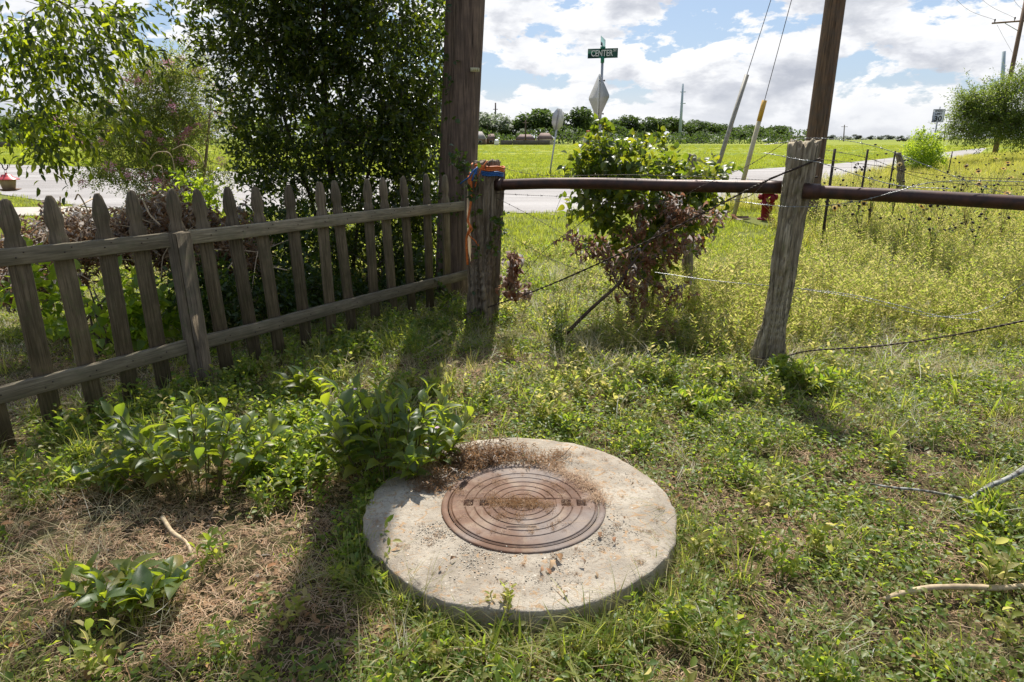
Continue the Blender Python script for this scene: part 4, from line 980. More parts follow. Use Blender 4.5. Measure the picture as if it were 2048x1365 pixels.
# ------------------------------------------------------------------ vegetation builders
def crown_pts(ells, n, r=rng, shell=.45):
    w = np.array([e[3] * e[4] * e[5] for e in ells]) ** .8; k = r.choice(len(ells), n, p=w / w.sum())
    d = norm(r.normal(size=(n, 3))); u = r.uniform(0, 1, n) ** shell
    e = np.array(ells)[k]; return e[:, :3] + d * u[:, None] * e[:, 3:6]
def limbs(mb, trunks, targets, r=rng, tip=.003, grow=.011, n=5, sag=0.0):
    """connect cluster centres to the trunks by curved twigs; returns end directions"""
    nodes = []; dist = []
    for pts, rad in trunks:
        q = smooth_line(pts, max(8, len(pts) * 5)); rr_ = np.interp(np.linspace(0, 1, len(q)), np.linspace(0, 1, len(rad)), rad)
        mb.tube(q, rr_, 10); nodes += list(q[len(q) // 4:]); dist += [0.0] * len(q[len(q) // 4:])
    nodes = np.array(nodes); cap_n = len(nodes) + len(targets) * 3
    A = np.zeros((cap_n, 3)); D0 = np.zeros(cap_n); A[:len(nodes)] = nodes; k = len(nodes)
    dmin = np.min(np.linalg.norm(targets[:, None] - nodes[None, ::3], axis=2), axis=1)
    ends = np.zeros_like(targets)
    for idx in np.argsort(dmin):
        t_ = targets[idx]; d_ = np.linalg.norm(A[:k] - t_, axis=1) + .35 * D0[:k]
        j = int(np.argmin(d_)); p_ = A[j]; v_ = t_ - p_; Ln = np.linalg.norm(v_) + 1e-6
        mid = p_ + v_ * .5 + np.array([0, 0, Ln * (.12 - sag)]) + r.normal(0, Ln * .06, 3)
        q = np.array([p_, p_ * .25 + mid * .5 + (p_ + v_ * .25) * .25, mid, t_]); r0 = tip + grow * Ln
        mb.tube(q, np.linspace(r0, tip, 4), n, cap=False)
        for w_ in (q[1], q[2], t_): A[k] = w_; D0[k] = D0[j] + Ln * .5; k += 1
        ends[idx] = norm(t_ - mid)
    return ends
def leafy(parent, T_near, T_far, Mx, Pp, mat, n_parts=300, near_mat=None, name='leaf'):
    """the leaves that show largest become parts, the rest one stuff mesh"""
    x_, y_, z_ = project(Pp); infr = (x_ > 0) & (x_ < 2048) & (y_ > 0) & (y_ < 1365)
    size = np.linalg.norm(Mx[:, :, 1], axis=1)
    big = size / np.where(np.isnan(z_), 99, z_) * infr
    order = np.argsort(-big); near = order[:n_parts] if n_parts else order[:0]; rest = order[n_parts:]
    if n_parts:
        protos = []
        mb = MB(); mb.leaves(T_near, np.eye(3)[None], np.zeros((1, 3)), np.zeros(1)); me = mb.mesh(name); me.materials.append(mat)
        base = Vector(parent.location)
        for i_ in near:
            m4 = Matrix(Mx[i_].tolist()).to_4x4(); m4.translation = Vector(Pp[i_]) - base
            o = bpy.data.objects.new(name, me); sc.collection.objects.link(o); o.parent = parent; o.matrix_basis = m4
    if len(rest):
        mb = MB(); mb.leaves(T_far, Mx[rest], Pp[rest], rng.uniform(0, 1, len(rest))); mb.build('foliage', mat, parent, kind='stuff')
def sag_filter(Mx, Pp, keep): return Mx[keep], Pp[keep]

# laurel behind the fence
lt = thing('laurel_shrub', 'tall dense dark green shrub with small glossy leaves behind the picket fence', 'shrub', (-1.95, 7.05, 0))
eL = [(*at(640, 30, 7.1), 1.30, .9, .75), (*at(530, 150, 7.0), .62, .6, .75), (*at(560, 60, 7.0), .85, .7, .7), (*at(780, 140, 7.0), .62, .8, .9), (*at(700, 260, 7.0), .95, .85, .7), (*at(560, 300, 6.9), .55, .55, .5),
      (*at(690, 400, 7.0), 1.05, .8, .65), (*at(780, 500, 6.9), .65, .6, .6), (*at(600, 520, 6.9), .6, .6, .5), (*at(830, 300, 7.0), .38, .6, 1.2),
      (-1.9, 7.1, 3.5, 1.4, 1.1, .9), (-1.9, 7.3, 4.3, 1.2, 1.0, .8)]
cl = crown_pts(eL, 3200); cl = cl[cl[:, 2] > .15]
keepn = vn(cl[:, 0] * 1 + cl[:, 1] * .3, cl[:, 2], 2.6, 4) > .16; cl = cl[keepn]
mb = MB(); tb = np.array([-1.87, 7.05, 0])
en = limbs(mb, [([tb, tb + [0.0, 0, .8], tb + [-.05, 0, 1.7], tb + [.05, .1, 3.4], tb + [0, .2, 4.4]], [.06, .045, .035, .02, .008]),
                ([tb + [-.12, .05, 0], tb + [-.25, 0, .8], tb + [-.5, -.1, 2.0], tb + [-.7, 0, 3.2]], [.025, .02, .014, .005]),
                ([tb + [.1, 0, 0], tb + [.3, -.1, .9], tb + [.7, 0, 2.2], tb + [.8, .1, 3.3]], [.022, .018, .012, .005])], cl, tip=.0022, grow=.006)
mb.build('trunk', M['bark'], lt, smooth=True)
Ps = np.repeat(cl, 2, 0) + rng.normal(0, .05, (len(cl) * 2, 3)); Ds = np.repeat(en, 2, 0) + rng.normal(0, .6, (len(cl) * 2, 3)) + [0, 0, .45]
Mx, Pp = sprigs(Ps, Ds, 9, .24, .07, spread=.75, wr=1.0)
px_, py_, _ = project(Pp); k_ = ~((px_ > 893) & (py_ > -200)); Mx, Pp = Mx[k_], Pp[k_]
leafy(lt, T_OVAL, T_SMALL, Mx, Pp, M['laurel'])

# crape myrtle
cm = thing('crape_myrtle', 'airy crape myrtle with pink blossoms by the road behind the fence', 'tree', (-5.5, 10.5, 0))
eC = [(*at(345, 140, 10.5), .55, .5, .35), (*at(330, 170, 10.5), .75, .6, .5), (*at(280, 230, 10.5), 1.1, .8, .55), (*at(400, 230, 10.5), .7, .6, .7), (*at(300, 320, 10.5), .9, .7, .45), (*at(240, 260, 10.5), .7, .6, .35),
      (*at(370, 340, 10.4), .7, .7, .5), (*at(210, 345, 10.3), .45, .4, .16), (*at(330, 385, 10.3), .6, .5, .3)]
cl = crown_pts(eC, 1500); cl = cl[vn(cl[:, 0], cl[:, 2] * 1.1, 2.2, 14) > .25]
tb = np.array([-5.35, 10.5, 0]); mb = MB()
en = limbs(mb, [([tb, tb + [-.2, 0, 1], tb + [-.6, 0, 2.2]], [.04, .03, .012]), ([tb + [.05, 0, 0], tb + [.15, .1, 1], tb + [.1, .1, 2.6]], [.04, .03, .012]), ([tb + [.1, 0, 0], tb + [.5, 0, .9], tb + [.8, 0, 2.1]], [.035, .026, .012])], cl, tip=.002, grow=.007)
mb.build('trunk', M['bark_pale'], cm, smooth=True)
Ps = np.repeat(cl, 3, 0) + rng.normal(0, .06, (len(cl) * 3, 3)); Ds = np.repeat(en, 3, 0) + rng.normal(0, .8, (len(cl) * 3, 3))
Mx, Pp = sprigs(Ps, Ds, 12, .26, .040, spread=.8)
leafy(cm, T_SMALL, T_SMALL, Mx, Pp, M['crape'], 0)
mb = MB(); q = rng.normal(0, .035, (70, 3)); Mq = basis(rng.normal(size=(70, 3)), rng.normal(size=(70, 3)), np.full(70, .022), np.full(70, .03))
mb.leaves(T_SMALL, Mq, q, rng.uniform(0, 1, 70)); bme = mb.mesh('blossom'); bme.materials.append(M['pink'])
bl = crown_pts(eC, 60, shell=.05); bl[:, 1] -= .25; bx, by, _ = project(bl)
for q in list(bl) + [at(376, 262, 10.1), at(379, 258, 10.1), at(372, 266, 10.1), at(218, 208, 10.1), at(247, 185, 10.1), at(301, 165, 10.1), at(396, 250, 10.1), at(290, 282, 10.1)]:
    s_ = rng.uniform(.7, 1.35); o = bpy.data.objects.new('blossom', bme); sc.collection.objects.link(o); o.parent = cm
    o.matrix_basis = Matrix.Translation(Vector(q) - Vector(cm.location)) @ Matrix.Rotation(rng.uniform(0, 6), 4, 'Z') @ Matrix.Scale(s_, 4)

# overhanging tree, top left
ot = thing('overhanging_tree', 'leafy tree branches hanging down into the top left corner, bright where backlit', 'tree', (-6.3, 5.6, 0))
eO = [(*at(90, 0, 4.9), .90, .6, .34), (*at(250, 30, 4.9), .45, .45, .26), (*at(50, 100, 4.8), .40, .5, .24), (*at(190, 110, 4.7), .36, .4, .10), (*at(30, 225, 4.9), .20, .3, .16), (*at(140, 190, 4.8), .28, .25, .05), (*at(335, 25, 5.0), .16, .25, .14),
      (*at(70, 275, 4.9), .15, .2, .05),
      (-3.6, 5.4, 3.9, 1.4, 1.0, .5), (-2.3, 4.6, 3.9, 1.0, .55, .4), (-1.5, 5.3, 4.3, .7, .6, .35), (-4.2, 4.9, 4.8, 1.6, 1.2, .6), (-.8, 4.5, 4.4, .55, .35, .25), (.6, 4.1, 4.4, 1.0, .22, .2), (1.9, 4.3, 4.5, .6, .3, .2)]
cl = np.concatenate([crown_pts(eO[:8], 300, shell=.75), crown_pts(eO[8:], 430, shell=.6)]); low_ = crown_pts([(*at(35, 215, 4.8), .26, .3, .15), (*at(95, 262, 4.8), .20, .25, .08), (*at(190, 188, 4.7), .28, .25, .05), (*at(60, 290, 4.8), .16, .2, .04)], 52)
cl = cl[(fbm(cl[:, 0] + cl[:, 1] * .4, cl[:, 2] * 1.3, 2.8, 61, 2) > .50) | (cl[:, 2] > 3.0)]; cl = np.concatenate([cl, low_])
tb = np.array([-6.3, 5.6, 0]); mb = MB()
en = limbs(mb, [([tb, tb + [.1, 0, 1.5], tb + [.3, -.2, 3.2], tb + [1.2, -.6, 5.0]], [.16, .13, .10, .05]), ([tb + [.2, -.1, 2.6], tb + [1.3, -.3, 3.3], tb + [2.6, -.9, 3.5], tb + [4.6, -1.6, 4.3]], [.07, .05, .035, .012]),
                ([tb + [.1, 0, 1.9], tb + [1.2, -.2, 2.5], (-3.5, 4.9, 2.55), (-3.0, 4.9, 2.35)], [.05, .035, .02, .006]),
                ([(-3.4, 4.2, 4.1), (-1.5, 3.9, 4.5), (.2, 3.3, 5.0), (2.4, 2.6, 5.3)], [.03, .025, .018, .008])], cl, tip=.0016, grow=.007, sag=.1)
mb.build('branches', M['bark'], ot, smooth=True)
Ps = np.repeat(cl, 2, 0) + rng.normal(0, .05, (len(cl) * 2, 3)); Ds = np.repeat(en, 2, 0) * .6 + rng.normal(0, .5, (len(cl) * 2, 3)) + [.35, 0, -.35]
Mx, Pp = sprigs(Ps, Ds, 8, .28, .066, spread=.75, droop=.45, wr=.85)
qx, qy, qz = project(Pp); k_ = ~((Pp[:, 1] < 5.6) & (qx > 395) & (qy > -20) & (qx < 2100)); Mx, Pp = Mx[k_], Pp[k_]
leafy(ot, T_OVAL, T_OVAL, Mx, Pp, M['canopy'])

# vine covered bush in the middle
vb = thing('vine_bush', 'sprawling bush of yellow green vine leaves behind the pipe in the middle', 'bush', (1.15, 5.5, 0))
eV = [(*at(1290, 350, 5.55), .46, .30, .20), (*at(1205, 335, 5.5), .26, .26, .20), (*at(1380, 355, 5.6), .24, .25, .18), (*at(1285, 400, 5.5), .56, .32, .22), (*at(1190, 395, 5.45), .20, .2, .2),
      (*at(1290, 470, 5.4), .36, .28, .22), (*at(1370, 440, 5.5), .20, .22, .22), (*at(1285, 550, 5.35), .18, .2, .22), (*at(1225, 310, 5.5), .12, .12, .08), (*at(1315, 305, 5.55), .2, .2, .08)]
cl = crown_pts(eV, 700, shell=.30); cl = cl[fbm(cl[:, 0] * 1.2, cl[:, 2] * 1.2, 5.0, 71, 2) > .42]; tb = np.array([1.17, 5.45, 0]); mb = MB()
en = limbs(mb, [([tb, tb + [-.05, 0, .5], tb + [-.15, .05, 1.1]], [.022, .016, .006]), ([tb, tb + [.1, 0, .5], tb + [.3, .1, 1.15]], [.018, .014, .006])], cl, tip=.0012, grow=.005)
mb.build('stems', M['bark'], vb, smooth=True)
mb = MB(); Ps = np.repeat(cl, 2, 0) + rng.normal(0, .03, (len(cl) * 2, 3)); Ds = np.repeat(en, 2, 0) + rng.normal(0, .7, (len(cl) * 2, 3))
Mx, Pp = sprigs(Ps, Ds, 4, .14, .066, spread=.8, droop=.3, up=.5)
# climbing tips
tips = [[(1205, 300), (1196, 262), (1203, 244), (1215, 248)], [(1330, 300), (1325, 275), (1310, 262)], [(1196, 320), (1180, 300), (1172, 312)], [(1238, 290), (1222, 270), (1207, 250), (1192, 262)]]
mb = MB(); ex = []
for tpx in tips:
    q = smooth_line([at(a_, b_, 5.45) for a_, b_ in tpx], 14); mb.tube(q, .0018, 4); ex.append(q[1::1])
mb.build('tendrils', M['bark'], vb)
ex = np.concatenate(ex); Mx2_, Pp2_ = sprigs(ex, rng.normal(size=ex.shape) + [0, 0, -.3], 2, .05, .055, spread=.8, up=.4)
Mx = np.concatenate([Mx, Mx2_]); Pp = np.concatenate([Pp, Pp2_])
leafy(vb, T_HEART, T_HEART, Mx * np.array([.8, 1, 1])[None, None, :], Pp, M['vine'])
# broken branch with dead reddish leaves hanging in the wires
db = thing('dead_branch', 'fallen branch with dead reddish brown leaves hung in the wires before the vine bush', 'dead branch', P(1130, 668))
main = [at(1132, 668, 4.75), at(1180, 620, 4.72), at(1235, 570, 4.75), at(1262, 530, 4.85), at(1320, 460, 5.0), at(1370, 425, 5.05), at(1440, 432, 5.0)]
subs = [[at(1235, 570, 4.75), at(1205, 505, 4.8), at(1170, 485, 4.75), at(1115, 470, 4.7)], [at(1262, 530, 4.85), at(1265, 470, 5.0), at(1280, 415, 5.1)], [at(1262, 530, 4.85), at(1330, 510, 4.9), at(1390, 480, 4.95)],
        [at(1235, 570, 4.75), at(1262, 600, 4.75), at(1290, 640, 4.75), at(1340, 652, 4.7)], [at(1262, 530, 4.85), at(1290, 560, 4.8), at(1330, 580, 4.8), at(1370, 575, 4.8)], [at(1370, 425, 5.05), at(1330, 400, 5.1)]]
mb = MB(); mb.tube(smooth_line(main, 40), np.linspace(.015, .004, 40), 8)
allp = [smooth_line(main, 60)[22:]]
for s_ in subs: q = smooth_line(s_, 20); mb.tube(q, np.linspace(.006, .002, 20), 6); allp.append(q[3:])
mb.build('branch', M['twig_dark'], db, smooth=True)
q = np.concatenate(allp); q = q[rng.integers(0, len(q), 260)] + rng.normal(0, .035, (260, 3))
Mx, Pp = sprigs(q, rng.normal(size=q.shape) + [0, 0, -.5], 4, .10, .046, spread=.7, droop=.9, up=.3)
leafy(db, T_CRUMP, T_CRUMP, Mx, Pp, M['dead'], 260)
# small hanging bunch of dead leaves right of the left post
hb_ = thing('dead_leaf_bunch', 'clump of curled brown leaves caught in the wire beside the rope-tied post', 'dead leaves', at(1025, 545, 5.0))
q = np.array([at(x_ + rng.normal(0, w_ * .35), y_, 5.0 + rng.normal(0, .03)) for x_, y_, w_ in [(1028, 500, 10), (1026, 515, 12), (1030, 530, 18), (1022, 545, 26), (1015, 555, 30), (1030, 560, 36), (1028, 575, 32), (1040, 580, 30)] for _ in range(11)])
Mx, Pp = sprigs(q, rng.normal(size=q.shape) * .5 + [0, 0, -1], 1, .04, .075, spread=.4, droop=.9, up=.2)
leafy(hb_, T_CRUMP, T_CRUMP, Mx, Pp, M['dead'], 88)
mb = MB()
for a_ in ([(1030, 500), (1025, 545), (1032, 590)], [(1005, 560), (1030, 590), (1060, 600), (1062, 575), (1052, 560)], [(1000, 590), (1035, 570), (1060, 550)]): mb.tube(smooth_line([at(x_, y_, 5.0) for x_, y_ in a_], 16), .003, 5)
mb.build('twig', M['twig_pale'], hb_)

# ivy on pole and post
iv = thing('ivy', 'thin ivy climbing the utility pole and the rope-tied post', 'ivy', (-.3, 5.2, 0))
mb = MB(); pts_l = []
for a_, Y_ in (([(885, 640), (892, 560), (885, 480), (905, 420), (925, 380), (918, 330), (905, 280), (892, 200), (900, 120), (890, 40), (905, -30)], 6.09), ([(960, 650), (948, 560), (955, 480), (950, 400), (958, 345)], 5.04), ([(880, 600), (874, 480), (880, 350), (872, 240), (880, 120), (878, 0)], 6.12),
               ([(958, 345), (935, 335), (918, 320), (905, 300)], 5.5), ([(990, 430), (1000, 455), (996, 480), (990, 505)], 5.1), ([(930, 620), (900, 600), (880, 560)], 5.75)):
    q = smooth_line([at(x_, y_, Y_) for x_, y_ in a_], 40); mb.tube(q, .0028, 5); pts_l.append(q[rng.integers(0, 40, 50 if len(a_) > 5 else 26)])
mb.build('stem', M['bark'], iv)
q = np.concatenate(pts_l) + rng.normal(0, .025, (sum(len(p_) for p_ in pts_l), 3)); q[:, 1] -= .03
Mx, Pp = sprigs(q, rng.normal(size=q.shape) + [0, -.5, .1], 2, .05, .055, spread=.8, up=.3)
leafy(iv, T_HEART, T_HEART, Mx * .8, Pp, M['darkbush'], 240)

# brush pile, shrubs behind the fence
bp = thing('brush_pile', 'heap of cut brown leafy brush lying behind the picket fence', 'brush pile', (-2.6, 5.3, 0))
eB = [(*at(120, 500, 5.2), .75, .4, .17), (*at(250, 480, 5.3), .55, .4, .20), (*at(400, 470, 5.4), .5, .35, .20), (*at(60, 560, 4.8), .5, .35, .18), (*at(330, 430, 5.4), .35, .3, .15), (*at(150, 450, 5.5), .4, .3, .12), (*at(335, 400, 6.2), .08, .1, .2), (*at(420, 520, 5.3), .5, .3, .2)]
q = crown_pts(eB, 1500); Mx, Pp = sprigs(q, rng.normal(size=q.shape), 5, .12, .05, spread=.8, up=.2)
leafy(bp, T_CRUMP, T_CRUMP, Mx, Pp, M['brush'], 220)
mb = MB()
for k in range(110):
    e_ = crown_pts(eB, 1)[0]; d_ = norm(rng.normal(size=3) * [1, .6, .35]); Ln = rng.uniform(.2, .7)
    q = smooth_line([e_ - d_ * Ln / 2, e_ + rng.normal(0, .05, 3) + [0, 0, .04], e_ + d_ * Ln / 2], 8); mb.tube(q, np.linspace(.006, .002, 8), 5)
for a_, Y_ in (([(300, 320), (312, 306), (335, 305), (345, 318), (350, 345)], 8.2), ([(345, 300), (370, 290), (395, 305), (410, 330)], 8.2), ([(305, 350), (306, 335), (318, 332), (325, 342), (330, 400)], 6.5), ([(150, 400), (158, 390), (175, 425), (160, 440)], 5.0), ([(285, 400), (300, 430), (320, 450)], 4.9), ([(60, 470), (80, 455), (95, 470), (85, 490)], 4.6)):
    mb.tube(smooth_line([at(x_, y_, Y_) for x_, y_ in a_], 20), .006, 6)
mb.build('twigs', M['twig_pale'], bp, kind='stuff')
def shrub(name, label, ells, ncl, leafL, T_, mat, stems, nparts, spread=.8, m=6, seed=3, up=.7, cat='shrub', wr=1.0, ln=.16):
    c_ = np.mean([e[:3] for e in ells], 0); t__ = thing(name, label, cat, (c_[0], c_[1], float(gh(c_[0], c_[1]))))
    cl = crown_pts(ells, ncl, shell=.4); cl[:, 2] = np.maximum(cl[:, 2], .04); mb = MB(); tr = []
    for k in range(stems): a_ = k * 2.4; b0 = np.array([c_[0] + .08 * math.cos(a_), c_[1] + .08 * math.sin(a_), t__.location.z]); tr.append(([b0, b0 * .5 + c_ * .5 + rng.normal(0, .03, 3), c_ + rng.normal(0, .08, 3)], [.012, .009, .004]))
    en = limbs(mb, tr, cl, tip=.0012, grow=.006); mb.build('stems', M['bark'], t__, smooth=True)
    Ps = np.repeat(cl, 2, 0) + rng.normal(0, .03, (len(cl) * 2, 3)); Ds = np.repeat(en, 2, 0) + rng.normal(0, .6, (len(cl) * 2, 3)) + [0, 0, .3]
    Mx, Pp = sprigs(Ps, Ds, m, ln, leafL, spread=spread, up=up, wr=wr); leafy(t__, T_, T_, Mx, Pp, mat, nparts); return t__
shrub('sapling_thicket', 'bright lime green sapling leaves glowing behind the left pickets', [(*at(110, 600, 4.4), .25, .25, .14), (*at(190, 640, 4.3), .28, .25, .14), (*at(250, 590, 4.5), .22, .2, .13), (*at(290, 650, 4.4), .2, .2, .13), (*at(90, 560, 4.4), .15, .2, .1)], 75, .085, T_HEART, M['lime'], 6, 300, m=4, wr=.75)
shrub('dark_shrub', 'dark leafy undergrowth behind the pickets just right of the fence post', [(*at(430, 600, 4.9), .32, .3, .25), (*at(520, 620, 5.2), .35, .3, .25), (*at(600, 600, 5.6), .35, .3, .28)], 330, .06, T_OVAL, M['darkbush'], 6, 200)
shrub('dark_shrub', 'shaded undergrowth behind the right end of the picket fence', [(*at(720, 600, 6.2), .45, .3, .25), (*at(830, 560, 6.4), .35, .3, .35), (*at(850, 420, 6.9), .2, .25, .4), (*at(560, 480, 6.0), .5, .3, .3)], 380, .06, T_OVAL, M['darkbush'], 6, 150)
shrub('young_shrub', 'light green leafy young shrub in front of the laurel trunk', [(*at(400, 415, 6.6), .22, .2, .2), (*at(385, 385, 6.6), .15, .15, .15)], 60, .06, T_OVAL, M['lime'], 3, 100)
shrub('roadside_bush', 'rounded bright green bush at the road edge below the speed limit sign', [(*at(1845, 300, 31), .75, .7, .45), (*at(1835, 325, 31), .7, .7, .5), (*at(1862, 320, 31), .6, .6, .5), (*at(1850, 276, 31), .4, .4, .25)], 420, .11, T_SMALL, M['lime'], 6, 0, m=6, cat='bush', ln=.35)
# mesquite tree, far right
mt = thing('mesquite_tree', 'feathery olive green mesquite tree at the right edge round the far pole', 'tree', (30.5, 40, .8))
eM = [(*at(1990, 200, 40), 1.9, 1.6, 1.0), (*at(1940, 215, 40), 1.3, 1.2, .7), (*at(1985, 245, 40), 2.3, 1.7, .9), (*at(1935, 255, 40), 1.2, 1.2, .6), (*at(2040, 175, 40), 1.4, 1.4, .8), (*at(2040, 240, 40), 1.9, 1.6, 1.3), (*at(2020, 270, 39), 1.9, 1.2, .8), (*at(1960, 270, 39), .8, .8, .35), (*at(1915, 240, 40), .7, .5, .25), (*at(1950, 235, 40), 1.5, 1.2, .7)]
cl = crown_pts(eM, 1500, shell=.6); cl = cl[fbm(cl[:, 0], cl[:, 2], 1.3, 81, 3) > .43]; mb = MB(); tb = np.array([31, 40, .6])
en = limbs(mb, [([tb, tb + [-.3, 0, 1.2], tb + [-1.2, 0, 2.2]], [.14, .11, .04]), ([tb, tb + [.6, 0, 1.2], tb + [1.0, 0, 2.6]], [.14, .11, .04])], cl, tip=.008, grow=.012); mb.build('trunk', M['bark'], mt)
Mx, Pp = sprigs(np.repeat(cl, 3, 0) + rng.normal(0, .1, (len(cl) * 3, 3)), np.repeat(en, 3, 0) + rng.normal(0, .7, (len(cl) * 3, 3)) + [-.2, 0, .2], 8, .75, .17, spread=.7)
leafy(mt, T_LANCE, T_LANCE, Mx, Pp, M['mesq'], 0)

# distant trees: shared crown meshes, each tree its own thing
def tree_proto(seed, mat):
    r = np.random.default_rng(seed); el = []
    for k in range(9):
        a_ = r.uniform(0, 6.28); q = r.uniform(0, .33); el.append((q * math.cos(a_), q * math.sin(a_), r.uniform(.28, .78), r.uniform(.13, .24), r.uniform(.13, .24), r.uniform(.12, .22)))
    c_ = crown_pts(el, 2300, r, .3); mb = MB(); n_ = len(c_)
    Mx = basis(r.normal(size=(n_, 3)), r.normal(size=(n_, 3)) + [0, 0, .6], r.uniform(.05, .085, n_), r.uniform(.07, .12, n_))
    mb.leaves(T_SMALL, Mx, c_, r.uniform(0, 1, n_)); me = mb.mesh('crown'); me.materials.append(mat)
    mb = MB(); mb.tube(smooth_line([(0, 0, 0), (.01, 0, .25), (0, 0, .6)], 6), np.linspace(.03, .015, 6), 6)
    for k in range(4): a_ = k * 1.6; mb.tube(np.array([(0, 0, .2 + k * .03), (.2 * math.cos(a_), .2 * math.sin(a_), .5)]), [.015, .006], 5)
    tm = mb.mesh('trunk'); tm.materials.append(M['bark']); return me, tm
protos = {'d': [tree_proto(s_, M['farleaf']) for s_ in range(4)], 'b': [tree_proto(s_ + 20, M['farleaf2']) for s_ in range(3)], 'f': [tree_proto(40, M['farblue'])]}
TREES = [('d', -70, 222, 300, 95), ('d', -5, 228, 287, 70), ('b', 30, 233, 287, 60), ('d', 70, 226, 287, 70), ('d', 118, 226, 287, 70), ('d', 165, 234, 287, 60), ('d', 215, 236, 287, 60), ('d', 300, 236, 287, 80), ('d', 400, 234, 287, 80), ('d', 520, 232, 288, 90), ('d', 640, 234, 288, 90), ('d', 760, 230, 288, 90), ('d', 860, 232, 288, 80),
         ('b', 935, 230, 288, 60), ('b', 972, 226, 288, 66), ('b', 1012, 236, 288, 44), ('d', 1035, 244, 288, 40), ('d', 1078, 222, 288, 80), ('b', 1048, 256, 288.5, 26), ('d', 1118, 240, 288, 46), ('d', 1148, 224, 288, 56), ('b', 1136, 258, 288.5, 24), ('d', 1180, 234, 287, 48), ('d', 1212, 240, 287, 50), ('d', 1245, 238, 286, 50),
         ('d', 1282, 248, 286, 44), ('d', 1312, 238, 286, 50), ('d', 1345, 236, 285.5, 56), ('d', 1385, 246, 285, 48), ('d', 1420, 248, 284.5, 54), ('b', 1408, 264, 285, 26), ('d', 1452, 254, 284.5, 44), ('b', 1480, 256, 284, 40), ('d', 1500, 252, 284, 36), ('d', 1528, 258, 284, 34), ('d', 1550, 252, 283.5, 44), ('b', 1568, 262, 283.5, 22)]
words_ = ['just right of the big pole', 'second from the big pole', 'third from the big pole', 'behind the small power pole', 'tallest, left of the octagonal sign', 'small bright one before the red roof', 'touching the octagonal sign', 'just right of the octagonal sign', 'low bright one right of the octagonal sign', 'left of the street sign post', 'behind the street sign post', 'first right of the street sign post', 'above the vine bush top',
          'above the right of the vine bush', 'just left of the steel power pole', 'directly at the steel power pole', 'first right of the steel power pole', 'second right of the steel power pole', 'small bright bush by the board fence', 'left of the grey guy guard', 'bright, between the two guy guards', 'tall, between the two guy guards', 'right of the yellow-tipped guard', 'rounded, second right of the yellow-tipped guard', 'last small tree at the right end of the row']
wl_ = ['outside left edge', 'at the left frame edge', 'bright one near the left edge', 'third from the left edge', 'above the brown far house', 'left of the crape myrtle', 'behind the left of the crape myrtle', 'behind the crape myrtle', 'behind the gap between myrtle and laurel', 'behind the laurel left side', 'behind the laurel trunk', 'behind the laurel right side', 'behind the laurel next to the big pole']
def far_tree(k, kind, px, yt, yb, wpx, label, Ymul=1.0):
    g_ = P(px, yb); Yd = min(g_[1] * Ymul, 700); q = at(px, yb, Yd); zt = at(px, yt, Yd)[2] * 1.12; w_ = 1.3 * wpx / 1300 * Yd / .97
    me, tm = protos[kind][k % len(protos[kind])]
    t__ = thing('distant_tree', label, 'tree', (q[0], Yd, 0), 'trees lining the far side of the field'); t__.rotation_euler = (0, 0, k * 1.7); t__.scale = (w_ / .85, w_ / .85, zt / .93)
    obj('crown', me, None, t__, local=True); obj('trunk', tm, None, t__, local=True)
for k, (kind, px, yt, yb, wpx) in enumerate(TREES):
    nm = {'d': 'dark green', 'b': 'bright green'}[kind]
    far_tree(k, kind, px, yt, yb, wpx, 'distant %s tree %s' % (nm, (wl_ + words_)[k]))
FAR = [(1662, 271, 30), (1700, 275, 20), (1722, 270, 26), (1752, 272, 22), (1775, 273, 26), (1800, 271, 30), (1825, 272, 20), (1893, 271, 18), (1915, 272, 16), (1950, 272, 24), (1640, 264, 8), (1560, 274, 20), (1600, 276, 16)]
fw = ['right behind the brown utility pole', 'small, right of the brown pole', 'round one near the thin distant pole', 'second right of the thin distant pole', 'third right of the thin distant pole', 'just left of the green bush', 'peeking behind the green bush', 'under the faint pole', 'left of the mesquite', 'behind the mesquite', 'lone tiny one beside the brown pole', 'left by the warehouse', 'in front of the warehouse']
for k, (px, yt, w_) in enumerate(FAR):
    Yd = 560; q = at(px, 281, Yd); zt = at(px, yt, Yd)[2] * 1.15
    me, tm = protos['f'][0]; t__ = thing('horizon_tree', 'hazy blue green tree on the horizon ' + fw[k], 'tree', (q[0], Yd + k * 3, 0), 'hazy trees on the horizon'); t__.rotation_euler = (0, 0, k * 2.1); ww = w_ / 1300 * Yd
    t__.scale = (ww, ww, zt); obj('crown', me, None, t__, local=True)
# understorey thicket along the far edge (one mass)
n_ = 14000; xs = rng.uniform(-210, 90, n_); ys = 168 + 0.25 * np.abs(xs) * (xs > 20) + rng.uniform(4, 14, n_) - (xs < -60) * 40
hh_ = 1.2 + 4.6 * fbm(xs, xs * 0, .12, 5, 3); q = np.stack([xs, ys, rng.uniform(0, 1, n_) * hh_], -1)
mb = MB(); mb.leaves(T_SMALL, basis(rng.normal(size=(n_, 3)), rng.normal(size=(n_, 3)) + [0, 0, .5], np.full(n_, .7), np.full(n_, .9)), q, rng.uniform(0, 1, n_)); tag(mb.build('thicket', M['farleaf']), kind='stuff')
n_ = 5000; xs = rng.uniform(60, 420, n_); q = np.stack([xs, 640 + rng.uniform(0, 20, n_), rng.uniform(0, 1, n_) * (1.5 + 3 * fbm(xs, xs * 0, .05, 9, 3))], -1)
mb = MB(); mb.leaves(T_SMALL, basis(rng.normal(size=(n_, 3)), rng.normal(size=(n_, 3)), np.full(n_, 1.6), np.full(n_, 2.0)), q, rng.uniform(0, 1, n_)); tag(mb.build('far_hedgerow', M['farblue']), kind='stuff')

